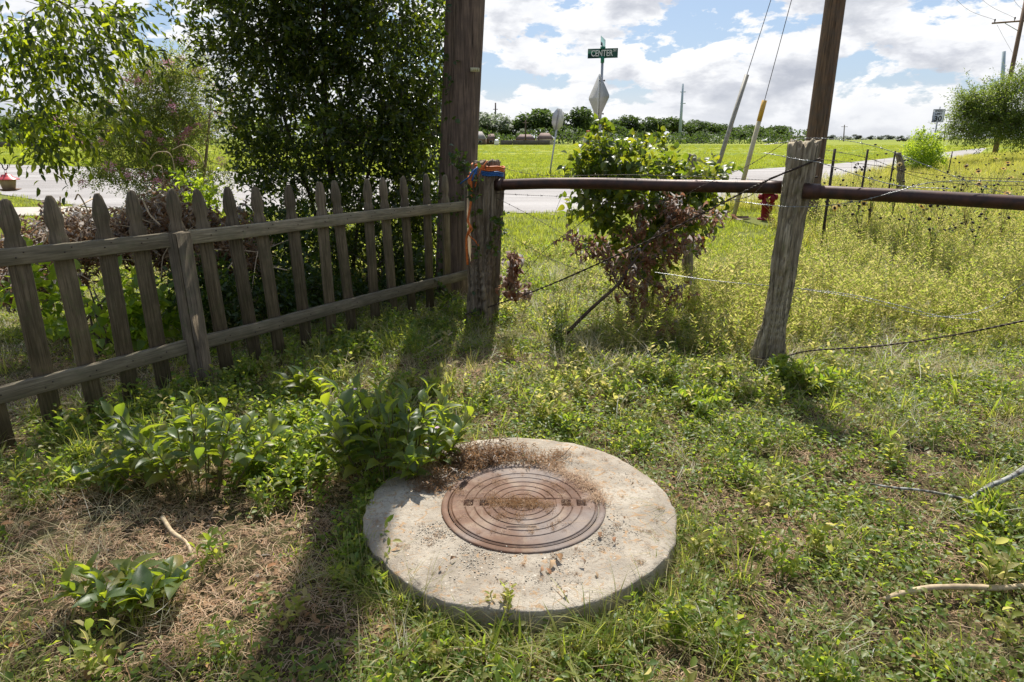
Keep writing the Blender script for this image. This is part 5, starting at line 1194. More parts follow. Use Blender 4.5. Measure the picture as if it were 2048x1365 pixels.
# ------------------------------------------------------------------ broad leaved plants in the foreground
mb = MB(); mb.leaves(T_BIG, np.eye(3)[None], np.zeros((1, 3)), np.zeros(1)); broad_me = mb.mesh('leaf', True); broad_me.materials.append(M['broad'])
def broad_plant(label, c_, rad, hmin, hmax, nst, leafL, r_seed, grp=None, flowers=()):
    r = np.random.default_rng(r_seed); c_ = np.array([c_[0], c_[1], float(gh(c_[0], c_[1]))])
    t__ = thing('broadleaf_plant', label, 'plant', c_, grp); mb = MB(); cnt = 0
    for k in range(nst):
        u = math.sqrt((k + .5) / nst); a_ = k * 2.4 + r.normal(0, .2); b0 = np.array([math.cos(a_) * u * rad[0] * .55, math.sin(a_) * u * rad[1] * .55, -.02])
        h_ = r.uniform(hmin, hmax) * (1.1 - .35 * u); tp_ = np.array([math.cos(a_) * u * rad[0], math.sin(a_) * u * rad[1], h_])
        q = smooth_line([b0, b0 * .5 + tp_ * .5 + [0, 0, h_ * .12], tp_], 14); mb.tube(q, np.linspace(.0035, .0018, 14), 6)
        nl = int(r.integers(6, 10))
        for j in range(nl):
            f_ = .32 + .68 * (j + 1) / nl; p_ = q[min(13, int(f_ * 13))]; ax_ = norm(q[-1] - q[-4])
            ph = j // 2 * 1.57 + (j % 2) * 3.14 + k + r.normal(0, .25)
            out_ = np.array([math.cos(ph), math.sin(ph), 0]); top_ = (j >= nl - 2)
            d_ = out_ * (.55 if top_ else 1.0) + np.array([0, 0, (1.0 if top_ else r.uniform(.15, .75))]) + ax_ * .2
            s_ = leafL * r.uniform(.5, 1.2) * (.75 if top_ else 1)
            Mq = basis(d_[None], (np.array([0, 0, 1.0]) - out_ * .5 + r.normal(0, .25, 3))[None], np.array([s_]), np.array([s_ * r.uniform(.85, 1.1)]))[0]
            m4 = Matrix(Mq.tolist()).to_4x4(); m4.translation = Vector(p_)
            o = bpy.data.objects.new('leaf', broad_me); sc.collection.objects.link(o); o.parent = t__; o.matrix_basis = m4; cnt += 1
    obj('stems', mb.mesh('stems', True), M['stem'], t__, local=True)
    for (fx, fy, fd_) in flowers:
        p_ = at(fx, fy, fd_) - c_; mf = MB()
        for a_ in range(5): Mq = basis(np.array([[math.cos(a_ * 1.257), math.sin(a_ * 1.257), .5]]), np.array([[0, 0, 1.0]]), np.array([.014]), np.array([.02])); mf.leaves(T_HEART, Mq, p_[None], np.array([.5]))
        obj('flower', mf.mesh('flower'), M['lilac'], t__, local=True)
    return t__
M['stem'] = simple('green_purple_stem', (.10, .13, .04), (.12, .07, .04), .5, 30)
M['lilac'] = leaf_mat('lilac_petal', [(.62, .42, .60), (.7, .52, .66)], [(.7, .45, .6)], .3, .6)
c1 = P(385, 968); c2 = P(785, 975); c3 = P(280, 1225); c4 = P(615, 815)
broad_plant('wide clump of broad pointed leaves in front of the fence post', c1, (.42, .22), .20, .44, 34, .108, 1)
broad_plant('tallest dense broad-leaved clump with lilac flowers overhanging the concrete collar', c2 + [0, .03, 0], (.36, .24), .24, .50, 48, .112, 2, flowers=[(802, 812, 2.75), (815, 822, 2.72), (760, 850, 2.6), (758, 893, 2.55), (874, 857, 2.7), (710, 780, 2.85)])
broad_plant('low rosette of broad leaves on dry straw at the bottom left', c3, (.20, .12), .07, .17, 13, .112, 3)
broad_plant('small pair of broad-leaved shoots behind the lilac flowered clump', c4, (.14, .08), .14, .22, 6, .12, 4)
broad_plant('broad-leaved shoots leaning over the soil at the left rim of the collar', P(880, 905), (.12, .10), .10, .2, 7, .10, 5)
broad_plant('small dark broad-leaved sprout between straw and the wide clump', P(215, 985), (.12, .08), .08, .15, 6, .09, 6)

# ------------------------------------------------------------------ sticks and twigs lying about
def stick(name, label, pts, r0, r1, m, cat, n=7, knob=0.0):
    q = smooth_line(pts, 40); mb = MB(); rr_ = np.linspace(r0, r1, 40) * (1 + .25 * (vn(np.arange(40) * .5, np.zeros(40), 1, int(r0 * 9999) % 50) - .5)); mb.tube(q, rr_, n)
    return tag(obj(name, mb.mesh(name, True), M[m]), label, cat)
def Pz(x, y, z): return P(x, y, z)
stick('stick', 'pale barkless stick lying on the grass at the lower right', [Pz(1768, 1200, .03), Pz(1800, 1188, .045), Pz(1860, 1176, .05), Pz(1930, 1174, .045), Pz(2000, 1176, .04), Pz(2100, 1168, .04)], .0085, .011, 'stick', 'stick')
stick('stick', 'grey lichen covered twig lying in the weeds at the right', [Pz(1740, 968, .05), Pz(1790, 976, .07), Pz(1850, 982, .08), Pz(1935, 1000, .06)], .004, .007, 'lichen', 'twig')
stick('stick', 'lichened branch rising toward the right edge from the grey twig', [Pz(1940, 1000, .06), Pz(1975, 975, .10), Pz(2020, 955, .14), Pz(2080, 920, .2)], .009, .012, 'lichen', 'branch')
stick('root', 'pale root snaking through the straw above the low rosette', [Pz(325, 1035, .02), Pz(345, 1065, .045), Pz(372, 1085, .04), Pz(388, 1118, .02)], .009, .006, 'stick', 'root')
stick('stick', 'dead stick lying in the shade near the utility pole foot', [Pz(800, 725, .02), Pz(850, 700, .06), Pz(905, 665, .12)], .007, .005, 'stick', 'stick')
stick('stick', 'pale log lying on the litter behind the first pickets', [Pz(0, 828, .03), Pz(70, 812, .05), Pz(140, 808, .04), Pz(215, 790, .03)], .012, .010, 'stick', 'stick')
stick('stick', 'short pale stick at the foot of the fence post', [Pz(250, 800, .03), Pz(300, 785, .04), Pz(345, 780, .03)], .008, .007, 'stick', 'stick')
stick('stick', 'thin long straight twig behind the left pickets', [Pz(10, 600, .25), Pz(160, 575, .45)], .006, .005, 'twig_pale', 'twig')
stick('stick', 'small pale twig just right of the collar edge', [Pz(1425, 1045, .03), Pz(1445, 1055, .045), Pz(1465, 1072, .03)], .003, .002, 'stick', 'twig')
# mossy twig on the collar, dead leaves on it
tw = thing('twig', 'dark mossy twig curving across the top of the concrete collar', 'twig', Pz(1040, 912, .12))
mb = MB(); q = smooth_line([Pz(985, 908, .118), Pz(1010, 900, .13), Pz(1040, 905, .125), Pz(1060, 922, .122), Pz(1100, 924, .122), Pz(1125, 912, .13), Pz(1143, 893, .14)], 40); mb.tube(q, np.linspace(.0035, .0014, 40), 6); mb.build('twig', M['twig_dark'], tw, smooth=True)
mp = q[rng.integers(0, 26, 120)] + rng.normal(0, .004, (120, 3)) + [0, 0, .002]
mb = MB(); mb.leaves(T_SMALL, basis(rng.normal(size=(120, 3)), rng.normal(size=(120, 3)), np.full(120, .009), np.full(120, .009)), mp, rng.uniform(0, 1, 120)); mb.build('moss', M['darkbush'], tw, kind='stuff')
mb = MB(); mb.leaves(leafT([(.25, .25), (.5, .2), (.75, .14)], 1.0, .2, .15), np.eye(3)[None], np.zeros((1, 3)), np.zeros(1)); dl_me = mb.mesh('dead_leaf'); dl_me.materials.append(M['litter'])
mb = MB(); mb.leaves(leafT([(.2, .17), (.5, .24), (.8, .13)], .5, .12, .06), np.eye(3)[None], np.zeros((1, 3)), np.zeros(1)); dl2_me = mb.mesh('dead_leaf'); dl2_me.materials.append(M['litter'])
DL = [(1100, 1122, .05, 0, 'curled brown leaf nearest the front rim of the iron frame'), (1122, 1125, .045, 0, 'crumpled leaf touching its twin below the iron frame'), (1092, 1138, .032, 1, 'pale flat oval leaf below the iron frame'), (1080, 1147, .03, 0, 'narrow brown leaf left of the pale oval leaf'),
      (1168, 1132, .03, 0, 'small curled leaf right of the crumpled pair on the collar'), (1230, 1088, .03, 0, 'dark red-brown leaf on the right side of the collar'), (1199, 1066, .035, 1, 'pale leaf standing on the right rim of the iron frame'), (883, 1136, .022, 0, 'tiny brown leaf on the lower left of the collar'),
      (1268, 968, .018, 0, 'tiny dark leaf on the far right of the collar'), (1128, 1190, .025, 0, 'small brown leaf near the front edge of the collar'), (900, 1122, .025, 0, 'thin leaf curl left of the front of the cover'), (1190, 1145, .026, 1, 'flat tan leaf on the front right of the collar'), (1250, 1040, .016, 0, 'tiny leaf crumb right of the iron cover')]
for k, (x_, y_, s_, ty, lb) in enumerate(DL):
    o = bpy.data.objects.new('dead_leaf', (dl_me, dl2_me)[ty]); sc.collection.objects.link(o)
    o.matrix_world = Matrix.Translation(Vector(P(x_, y_, .117)) + Vector((0, 0, .003))) @ Euler((rng.normal(0, .25), rng.normal(0, .3), rng.uniform(0, 6.3))).to_matrix().to_4x4() @ Matrix.Scale(s_, 4); tag(o, lb, 'dead leaf')
for k, (x_, y_, s_, lb) in enumerate([(1818, 1312, .045, 'yellow dead leaf in the ground cover at the lower right'), (590, 1290, .05, 'tan leaf on the bare soil at the bottom left of the collar'), (860, 1290, .055, 'brown curled leaf under the grass in front of the collar'), (1210, 1275, .04, 'orange-brown leaf on the ground right of the front grass'), (90, 1080, .05, 'tan leaf on straw at the left edge'), (235, 1240, .035, 'yellowish leaf on soil left of the low rosette')]):
    o = bpy.data.objects.new('dead_leaf', dl2_me); sc.collection.objects.link(o)
    o.matrix_world = Matrix.Translation(Vector(P(x_, y_, .03))) @ Euler((rng.normal(0, .25), rng.normal(0, .3), rng.uniform(0, 6.3))).to_matrix().to_4x4() @ Matrix.Scale(s_, 4); tag(o, lb, 'dead leaf')

# ------------------------------------------------------------------ wild sunflowers with dark seed heads on the right
M['headdark'] = simple('seed_head', (.035, .022, .015), (.015, .01, .008), .9, 40)
M['petal'] = leaf_mat('sunflower_petal', [(.80, .42, .02), (.85, .50, .03)], [(.9, .6, .03)], .4, .6)
mb = MB(); mb.lathe((0, 0, 0), [(.001, -.006), (.018, -.004), (.021, .004), (.014, .012), (.001, .014)][::-1], 9); headm = mb.mesh('seed_head', True); headm.materials.append(M['headdark'])
mb = MB(); a_ = np.arange(14) * 2 * math.pi / 14; mb.leaves(T_LANCE, basis(np.stack([np.cos(a_), np.sin(a_), .25 + 0 * a_], -1), np.tile([0, 0, 1.0], (14, 1)), np.full(14, .036), np.full(14, .05)), np.stack([.012 * np.cos(a_), .012 * np.sin(a_), 0 * a_], -1), rng.uniform(0, 1, 14)); petm = mb.mesh('petals'); petm.materials.append(M['petal'])
SFL = [(1690, 372, 9.5, 3, 'over the pipe just right of the split post'), (1735, 382, 9.0, 3, 'with two yellow blooms above the right pipe'), (1762, 300, 10.5, 0, 'with heads rising in front of the road'), (1800, 340, 10.5, 1, 'in front of the leaning stub post'), (1850, 372, 9.0, 1, 'below the bright green roadside bush'), (1900, 360, 9.5, 0, 'thick with seed heads right of the roadside bush'), (1950, 350, 9.5, 1, 'below the mesquite tree left side'),
       (1990, 345, 10, 3, 'with yellow bloom under the mesquite tree'), (2025, 360, 9, 1, 'at the right frame edge above the pipe'), (1880, 420, 7.8, 0, 'just below the right pipe'), (1960, 440, 7.8, 0, 'below the pipe near the right edge'), (1930, 330, 13, 2, 'far small one below the mesquite'), (2000, 318, 14, 2, 'farthest one under the far pole'), (1710, 330, 12, 0, 'against the pale road by the stakes'), (1825, 400, 8.5, 0, 'touching the top of the right pipe')]
for k, (x_, y_, Yd, nf, lb) in enumerate(SFL):
    r = np.random.default_rng(100 + k); q = at(x_, y_, Yd); g_ = float(gh(q[0], q[1]))
    t__ = thing('wild_sunflower', 'dry wild sunflower ' + lb, 'sunflower', (q[0], q[1], g_)); mb = MB(); nh = int(r.integers(10, 17)); hh_ = max(.45, q[2] - g_)
    for j in range(nh):
        a_ = r.uniform(0, 6.28); rd = r.uniform(.05, .42); tp_ = np.array([rd * math.cos(a_), rd * .6 * math.sin(a_), hh_ * r.uniform(.62, 1.15)])
        m_ = np.array([tp_[0] * .35, tp_[1] * .35, tp_[2] * .6]); mb.tube(smooth_line([(0, 0, 0), (tp_[0] * .1, tp_[1] * .1, tp_[2] * .35), m_, tp_], 9), np.linspace(.004, .0015, 9), 4, cap=False)
        fl_ = j < nf; Mx = Matrix.Translation(tp_) @ Euler((r.uniform(.2, 1.3), 0, r.uniform(-1, 1))).to_matrix().to_4x4() @ Matrix.Scale(r.uniform(.7, 1.1) * (1.15 if fl_ else 1), 4)
        h_ = obj('seed_head', headm, None, t__, local=True, matrix=Mx)
        if fl_: obj('petals', petm, None, h_, local=True)
    en_ = r.uniform(0, 1, (26, 1)); ps_ = np.concatenate([r.normal(0, .12, (26, 2)), en_ * hh_ * .8], 1); Mx, Pp = sprigs(ps_, r.normal(size=(26, 3)), 2, .1, .07, r, wr=.7)
    lf = MB(); lf.leaves(T_OVAL, Mx, Pp, r.uniform(0, 1, len(Pp))); obj('foliage', lf.mesh('foliage'), M['crape'], t__, local=True, kind='stuff')
    obj('stems', mb.mesh('stems'), M['twig_dark'], t__, local=True)

# single weeds that can be told apart
def weed_plant(label, c_, h_, nst, mat, leafL=.045, spread=.3, m=9, T_=T_LANCE, wr=.8, cat='weed', name='weed_plant'):
    r = np.random.default_rng(int(abs(c_[0]) * 977 + abs(c_[1]) * 131)); g_ = float(gh(c_[0], c_[1])); t__ = thing(name, label, cat, (c_[0], c_[1], g_)); mb = MB(); Ps = []; Ds = []
    for k in range(nst):
        a_ = r.uniform(0, 6.28); b0 = np.array([r.normal(0, .03), r.normal(0, .03), 0]); tp_ = b0 + np.array([math.cos(a_) * spread * r.uniform(.2, 1), math.sin(a_) * spread * r.uniform(.2, 1), h_ * r.uniform(.6, 1.05)])
        q = smooth_line([b0, b0 * .6 + tp_ * .4 + [0, 0, h_ * .1], tp_], 12); mb.tube(q, np.linspace(.0028, .001, 12), 5, cap=False)
        Ps.append(q[2::2]); Ds.append(norm(np.gradient(q, axis=0))[2::2])
    Ps = np.concatenate(Ps); Ds = np.concatenate(Ds); Mx, Pp = sprigs(Ps, Ds, m, h_ * .2, leafL, r, spread=1.0, wr=wr)
    lf = MB(); lf.leaves(T_, Mx, Pp, r.uniform(0, 1, len(Pp))); obj('foliage', lf.mesh('foliage'), M[mat], t__, local=True, kind='stuff'); obj('stems', mb.mesh('stems'), M['stem'], t__, local=True)
weed_plant('dark twiggy weed left of the dead branch foot', P(1115, 712), .34, 9, 'darkbush', .035, .14)
weed_plant('feathery weed sprouting between the dead branch and the rope-tied post', P(1125, 650), .45, 8, 'weed', .035, .14, wr=.6)
weed_plant('wispy branching weed at the foot of the rope-tied post', P(930, 690), .22, 9, 'weed', .02, .2, m=6)
weed_plant('leafy weed at the foot of the split post', P(1560, 775), .18, 9, 'cover', .05, .14, T_=T_OVAL)
weed_plant('yellow green weed in front of the concrete collar centre', P(1005, 1262), .15, 5, 'weed', .024, .05, m=5, T_=T_OVAL)
weed_plant('leafy weed right of the front grass by the collar', P(1330, 1300), .13, 5, 'cover', .035, .08, m=5, T_=T_OVAL)
weed_plant('tall feathery weed right of the split post', P(1745, 590), .62, 7, 'weed', .03, .10, wr=.6)
weed_plant('second tall feathery weed in the right meadow', P(1690, 560), .55, 6, 'weed', .03, .10, wr=.6)
weed_plant('bright broad-leaved weed below the dead branch leaves', P(1440, 610), .34, 8, 'weed', .07, .14, T_=T_OVAL, m=4)
weed_plant('leafy clump of weeds left of the split post base', P(1390, 820), .14, 14, 'cover', .05, .2, T_=T_OVAL, m=5)
weed_plant('bushy low weed right of the split post shadow', P(1620, 790), .17, 14, 'cover', .045, .2, T_=T_OVAL, m=5)
weed_plant('bright leafy weeds near the frame right of the lichened branch', P(2000, 1060), .12, 12, 'cover', .04, .2, T_=T_OVAL, m=5)

# ------------------------------------------------------------------ scattered ground vegetation (stuff, by geometry nodes)
def variants(nm, n, fn, mat):
    col = bpy.data.collections.new(nm)
    for k in range(n):
        r = np.random.default_rng(hash_(nm) + k); mb = MB(); fn(mb, r); me = mb.mesh(nm + '_clump'); me.materials.append(mat)
        col.objects.link(bpy.data.objects.new('%s_%02d' % (nm, k), me))
    return col
def hash_(s_): return sum(ord(c_) * (i_ + 3) for i_, c_ in enumerate(s_)) % 9973
def blades(mb, r, n, rad, h0, h1, w, lean, curl, T_=None):
    a_ = r.uniform(0, 6.28, n); rd = rad * np.sqrt(r.uniform(0, 1, n)); b0 = np.stack([rd * np.cos(a_), rd * np.sin(a_), np.full(n, -.01)], -1)
    h_ = r.uniform(h0, h1, n); az = r.uniform(0, 6.28, n); ln = np.abs(r.normal(0, lean, n)); d = np.stack([np.cos(az) * ln, np.sin(az) * ln, np.ones(n)], -1)
    side = np.stack([-np.sin(az), np.cos(az), 0 * az], -1); out_ = np.stack([np.cos(az), np.sin(az), 0 * az], -1); d = norm(d); cu = np.abs(r.normal(curl, curl * .5, n))
    V = []; 
    for t_, wf in ((0, .8), (.38, 1.0), (.74, .7), (1.0, 0)):
        c_ = b0 + d * (h_ * t_)[:, None] + out_ * (cu * h_ * t_ ** 2.2)[:, None] - np.array([0, 0, 1.0]) * (cu * h_ * .55 * t_ ** 2.6)[:, None]
        ww = w * wf * (.6 + .8 * (h_ / h1))[:, None] * side
        V += [c_ - ww, c_ + ww] if wf > 0 else [c_]
    V = np.stack(V, 1); k = 7; off = (np.arange(n) * k)[:, None]
    f4 = np.concatenate([off + [[0, 1, 3, 2]], off + [[2, 3, 5, 4]]]); f3 = off + [[4, 5, 6]]
    mb.add(V.reshape(-1, 3), f3, f4, np.repeat(r.uniform(0, 1, n), k))
def cover_clump(mb, r, n=30, rad=.085, h_=.05, L0=.013, L1=.028):
    a_ = r.uniform(0, 6.28, n); rd = rad * np.sqrt(r.uniform(0, 1, n)); z = r.uniform(.006, h_, n); p_ = np.stack([rd * np.cos(a_), rd * np.sin(a_), z], -1)
    d = r.normal(size=(n, 3)) * [1, 1, .35]; L_ = r.uniform(L0, L1, n)
    mb.leaves(T_OVAL if L1 > .03 else T_SMALL, basis(d, r.normal(0, .35, (n, 3)) + [0, 0, 1], L_, L_ * r.uniform(.85, 1.5, n)), p_, r.uniform(0, 1, n))
def sprout(mb, r, nst=5, h_=.10, L_=.028):
    for k in range(nst):
        a_ = r.uniform(0, 6.28); b0 = np.array([r.normal(0, .025), r.normal(0, .025), 0]); tp_ = b0 + [math.cos(a_) * h_ * .5 * r.uniform(0, 1), math.sin(a_) * h_ * .5 * r.uniform(0, 1), h_ * r.uniform(.6, 1.1)]
        mb.tube(np.array([b0, tp_]), [.0014, .0008], 3, cap=False, tint=.5)
        Mx, Pp = sprigs(b0[None] + (tp_ - b0) * .2, (tp_ - b0)[None], 9, np.linalg.norm(tp_ - b0) * .85, L_, r, spread=1.0, up=1.0); mb.leaves(T_OVAL, Mx, Pp, r.uniform(0, 1, 9))
def feather(mb, r, nst=7, h_=.34):
    for k in range(nst):
        b0 = np.array([r.normal(0, .07), r.normal(0, .07), 0]); tp_ = b0 + [r.normal(0, .06), r.normal(0, .06), h_ * r.uniform(.6, 1.1)]
        mb.tube(np.array([b0, tp_]), [.0016, .0007], 3, cap=False, tint=.4)
        Mx, Pp = sprigs(b0[None] + (tp_ - b0) * .15, (tp_ - b0)[None], 34, np.linalg.norm(tp_ - b0) * .9, .032, r, spread=1.0, up=.3, wr=.8); mb.leaves(T_LANCE, Mx, Pp, r.uniform(0, 1, 34))
def straw_bits(mb, r, n=44, rad=.10, z0=.004, z1=.024, L0=.012, L1=.065, w=.0010):
    for k in range(n):
        a_ = r.uniform(0, 6.28); c_ = np.array([*(r.normal(0, rad * .5, 2)), r.uniform(z0, z1)]); Ln = r.uniform(L0, L1) / 2; d = np.array([math.cos(a_), math.sin(a_), r.normal(0, .12)]) * Ln; s_ = np.array([-math.sin(a_), math.cos(a_), 0]) * w
        m_ = c_ + [0, 0, r.uniform(0, .008)] + s_ * r.uniform(-6, 6); mb.add([c_ - d - s_, c_ - d + s_, m_ - s_, m_ + s_, c_ + d - s_ * .5, c_ + d + s_ * .5], None, [[0, 1, 3, 2], [2, 3, 5, 4]], r.uniform(0, 1))
def litter_bits(mb, r, n=7, rad=.09, L0=.015, L1=.045):
    a_ = r.uniform(0, 6.28, n); rd = rad * np.sqrt(r.uniform(0, 1, n)); p_ = np.stack([rd * np.cos(a_), rd * np.sin(a_), r.uniform(.004, .018, n)], -1); L_ = r.uniform(L0, L1, n)
    mb.leaves(T_OVAL, basis(r.normal(size=(n, 3)) * [1, 1, .2], r.normal(0, .4, (n, 3)) + [0, 0, 1], L_, L_), p_, r.uniform(0, 1, n))
C = {}
C['short'] = variants('short_grass', 6, lambda mb, r: blades(mb, r, 26, .06, .02, .075, .0011, .45, .35), M['grass'])
C['tuft'] = variants('grass_tuft', 6, lambda mb, r: blades(mb, r, 30, .045, .09, .26, .0017, .30, .45), M['grass'])
C['thin'] = variants('thin_grass', 5, lambda mb, r: blades(mb, r, 22, .05, .12, .34, .0009, .35, .6), M['weed'])
C['wide'] = variants('wide_grass', 5, lambda mb, r: blades(mb, r, 9, .03, .10, .26, .0042, .45, .5), M['grass'])
C['dry'] = variants('dry_grass', 6, lambda mb, r: blades(mb, r, 30, .07, .05, .22, .0009, .7, .7), M['drystem'])
C['cover'] = variants('ground_cover', 8, lambda mb, r: cover_clump(mb, r), M['cover'])
C['cover2'] = variants('leafy_cover', 6, lambda mb, r: cover_clump(mb, r, 16, .08, .075, .022, .042), M['cover'])
C['sprout'] = variants('weed_sprout', 6, lambda mb, r: sprout(mb, r), M['cover'])
C['sprout2'] = variants('bright_sprout', 6, lambda mb, r: sprout(mb, r, 5, .12, .034), M['weed'])
C['feather'] = variants('feathery_weed', 6, lambda mb, r: feather(mb, r), M['weed'])
C['straw'] = variants('straw_litter', 6, lambda mb, r: straw_bits(mb, r), M['straw'])
C['litter'] = variants('leaf_litter', 6, lambda mb, r: litter_bits(mb, r), M['litter'])
C['field'] = variants('field_grass', 6, lambda mb, r: blades(mb, r, 60, .22, .06, .17, .0045, .35, .3), M['field'])
C['mid'] = variants('meadow_grass', 6, lambda mb, r: blades(mb, r, 46, .15, .08, .26, .0022, .4, .45), M['grass'])
C['midlow'] = variants('lawn_grass', 6, lambda mb, r: blades(mb, r, 60, .16, .03, .09, .0022, .5, .3), M['field'])
C['yellow'] = variants('yellow_grass', 6, lambda mb, r: blades(mb, r, 46, .18, .18, .48, .003, .3, .35), M['yellowgrass'])
C['crumb'] = variants('straw_crumbs', 6, lambda mb, r: straw_bits(mb, r, 34, .05, .002, .012, .006, .03, .0008), M['straw'])
C['crumbd'] = variants('soil_crumbs', 6, lambda mb, r: straw_bits(mb, r, 44, .045, .001, .016, .004, .022, .0012), M['brush'])

def gn_tree(col):
    g = bpy.data.node_groups.new('scatter_' + col.name, 'GeometryNodeTree')
    g.interface.new_socket('Geometry', in_out='INPUT', socket_type='NodeSocketGeometry'); g.interface.new_socket('Geometry', in_out='OUTPUT', socket_type='NodeSocketGeometry')
    gi = g.nodes.new('NodeGroupInput'); go = g.nodes.new('NodeGroupOutput'); ip = g.nodes.new('GeometryNodeInstanceOnPoints'); ci = g.nodes.new('GeometryNodeCollectionInfo')
    ci.inputs['Collection'].default_value = col; ci.inputs['Separate Children'].default_value = True; ci.inputs['Reset Children'].default_value = True
    def na(nm, ty): n = g.nodes.new('GeometryNodeInputNamedAttribute'); n.data_type = ty; n.inputs['Name'].default_value = nm; return n.outputs['Attribute']
    g.links.new(gi.outputs[0], ip.inputs['Points']); g.links.new(ci.outputs[0], ip.inputs['Instance']); ip.inputs['Pick Instance'].default_value = True
    g.links.new(na('vid', 'INT'), ip.inputs['Instance Index']); g.links.new(na('rot', 'FLOAT_VECTOR'), ip.inputs['Rotation']); g.links.new(na('scl', 'FLOAT'), ip.inputs['Scale'])
    g.links.new(ip.outputs[0], go.inputs[0]); return g
def scatter(name, col, xy, smin=.7, smax=1.3, tilt=.12, z=None, scl=None):
    n = len(xy); zz = gh(xy[:, 0], xy[:, 1]) if z is None else np.full(n, z)
    me = bpy.data.meshes.new(name); me.vertices.add(n); me.vertices.foreach_set('co', np.c_[xy, zz].astype(np.float32).ravel())
    rot = np.stack([rng.normal(0, tilt, n), rng.normal(0, tilt, n), rng.uniform(0, 6.283, n)], -1).astype(np.float32)
    a_ = me.attributes.new('rot', 'FLOAT_VECTOR', 'POINT'); a_.data.foreach_set('vector', rot.ravel())
    s_ = rng.uniform(smin, smax, n) if scl is None else scl * rng.uniform(smin, smax, n)
    a_ = me.attributes.new('scl', 'FLOAT', 'POINT'); a_.data.foreach_set('value', s_.astype(np.float32))
    a_ = me.attributes.new('vid', 'INT', 'POINT'); a_.data.foreach_set('value', rng.integers(0, len(col.objects), n).astype(np.int32))
    o = bpy.data.objects.new(name, me); sc.collection.objects.link(o); md = o.modifiers.new('scatter', 'NODES')
    md.node_group = gn_tree(col); tag(o, kind='stuff'); print('scatter', name, n); return o
def field_pts(x0, x1, y0, y1, dens, margin=120):
    """random ground points in the part of the place that the view can reach"""
    n = int(dens * (x1 - x0) * (y1 - y0)); xy = np.c_[rng.uniform(x0, x1, n), rng.uniform(y0, y1, n)]
    px_, py_, _ = project(np.c_[xy, np.zeros(n)]); near_ = xy[:, 1] < 17; ex_ = np.where(near_, 900, 330); k_ = (px_ > -ex_) & (px_ < 2048 + ex_) & (py_ < 1365 + 900); xy = xy[k_]
    bad = (np.hypot(xy[:, 0] - MC[0], xy[:, 1] - MC[1]) < .625) | (np.hypot(xy[:, 0] - hb[0], xy[:, 1] - hb[1] + .5) < .62) | inpoly(xy[:, 0], xy[:, 1], ROAD) | inpoly(xy[:, 0], xy[:, 1], PATH)
    return xy[~bad]
def keep(xy, prob): return xy[rng.uniform(0, 1, len(xy)) < np.clip(prob, 0, 1)]
def gauss(xy, c_, rx, ry): return np.exp(-((xy[:, 0] - c_[0]) / rx) ** 2 - ((xy[:, 1] - c_[1]) / ry) ** 2)
def bare(xy):
    """1 where the ground is mostly straw and soil: left foreground, behind the fence, under the gate"""
    b1 = gauss(xy, (-1.45, 2.30), .85, .45) * 1.5 + gauss(xy, (-1.0, 2.62), .4, .25) + gauss(xy, (-3.4, 3.6), 1.2, .8) + gauss(xy, (-.3, 4.1), .55, .55) * .7 + gauss(xy, (-.28, 2.78), .33, .2) * 1.3
    b1 = b1 + gauss(xy, (-.9, 1.75), .7, .25) * .55 + gauss(xy, (3.9, 11), .6, .5) + gauss(xy, (-1.5, 4.2), 1.5, .3) * .5
    return np.clip(b1 + (fbm(xy[:, 0], xy[:, 1], 2.2, 31, 3) - .5) * .5, 0, 1)
nz = lambda xy, s_, sd, lo, hi: sstep(lo, hi, fbm(xy[:, 0], xy[:, 1], s_, sd, 3))
# ---- near ground, up to the wire fence
A = field_pts(-6, 7, .7, 7.5, 340); bA = bare(A)
scatter('ground_cover', C['cover'], keep(A, (1 - bA) ** 1.5 * (.24 + .85 * nz(A, 2.9, 1, .42, .58)) * (1 - .4 * sstep(4.0, 6.0, A[:, 1]))), .7, 1.3, .2)
A = field_pts(-6, 7, .7, 7.0, 90); bA = bare(A); lush = np.clip(gauss(A, (-1.15, 3.05), .55, .65) + gauss(A, (-.75, 3.9), .5, .7) + gauss(A, (-1.6, 3.45), .5, .4) + gauss(A, (1.0, 3.7), .9, .45) + gauss(A, (-1.9, 3.2), .9, .3) + gauss(A, (.35, 3.6), .6, .5) * .8 + gauss(A, (-.8, 2.55), .25, .35), 0, 1)
scatter('leafy_cover', C['cover2'], keep(A, (1 - bA) * (.05 + .75 * lush + .22 * nz(A, 3, 2, .5, .65))), .6, 1.2, .2)
A = field_pts(-6, 7, .7, 9, 95); bA = bare(A); lush = np.clip(gauss(A, (-1.1, 3.0), .55, .65) + gauss(A, (-.8, 3.9), .5, .7) + gauss(A, (-1.6, 3.45), .5, .4) + gauss(A, (1.1, 3.7), 1.0, .4) + gauss(A, (-1.9, 3.3), .9, .25), 0, 1)
scatter('weed_sprouts', C['sprout'], keep(A, (1 - bA) * (.07 + .55 * lush + .2 * nz(A, 2.1, 3, .5, .65))), .55, 1.3)
scatter('bright_sprouts', C['sprout2'], keep(A, (1 - bA) * (.03 + .5 * gauss(A, (1.0, 3.75), 1.0, .35) + .25 * sstep(3.5, 6, A[:, 1]) * nz(A, 1.3, 4, .45, .6))), .7, 1.4)
A = field_pts(-6, 7, .7, 8, 130); bA = bare(A)
scatter('short_grass', C['short'], keep(A, (1 - bA * .85) * (.18 + .55 * nz(A, 1.7, 6, .4, .6))), .7, 1.5)
scatter('dry_grass', C['dry'], keep(A, .12 + .34 * nz(A, 1.9, 7, .42, .58) + .10 * bA + .25 * sstep(4.5, 6.0, A[:, 1])), .4, 1.0, .35)
A = field_pts(-6, 7, .7, 7.5, 170); bA = bare(A)
scatter('straw_litter', C['straw'], keep(A, .12 + .7 * bA + .45 * nz(A, 2.7, 8, .45, .58)), .6, 1.3, .1)
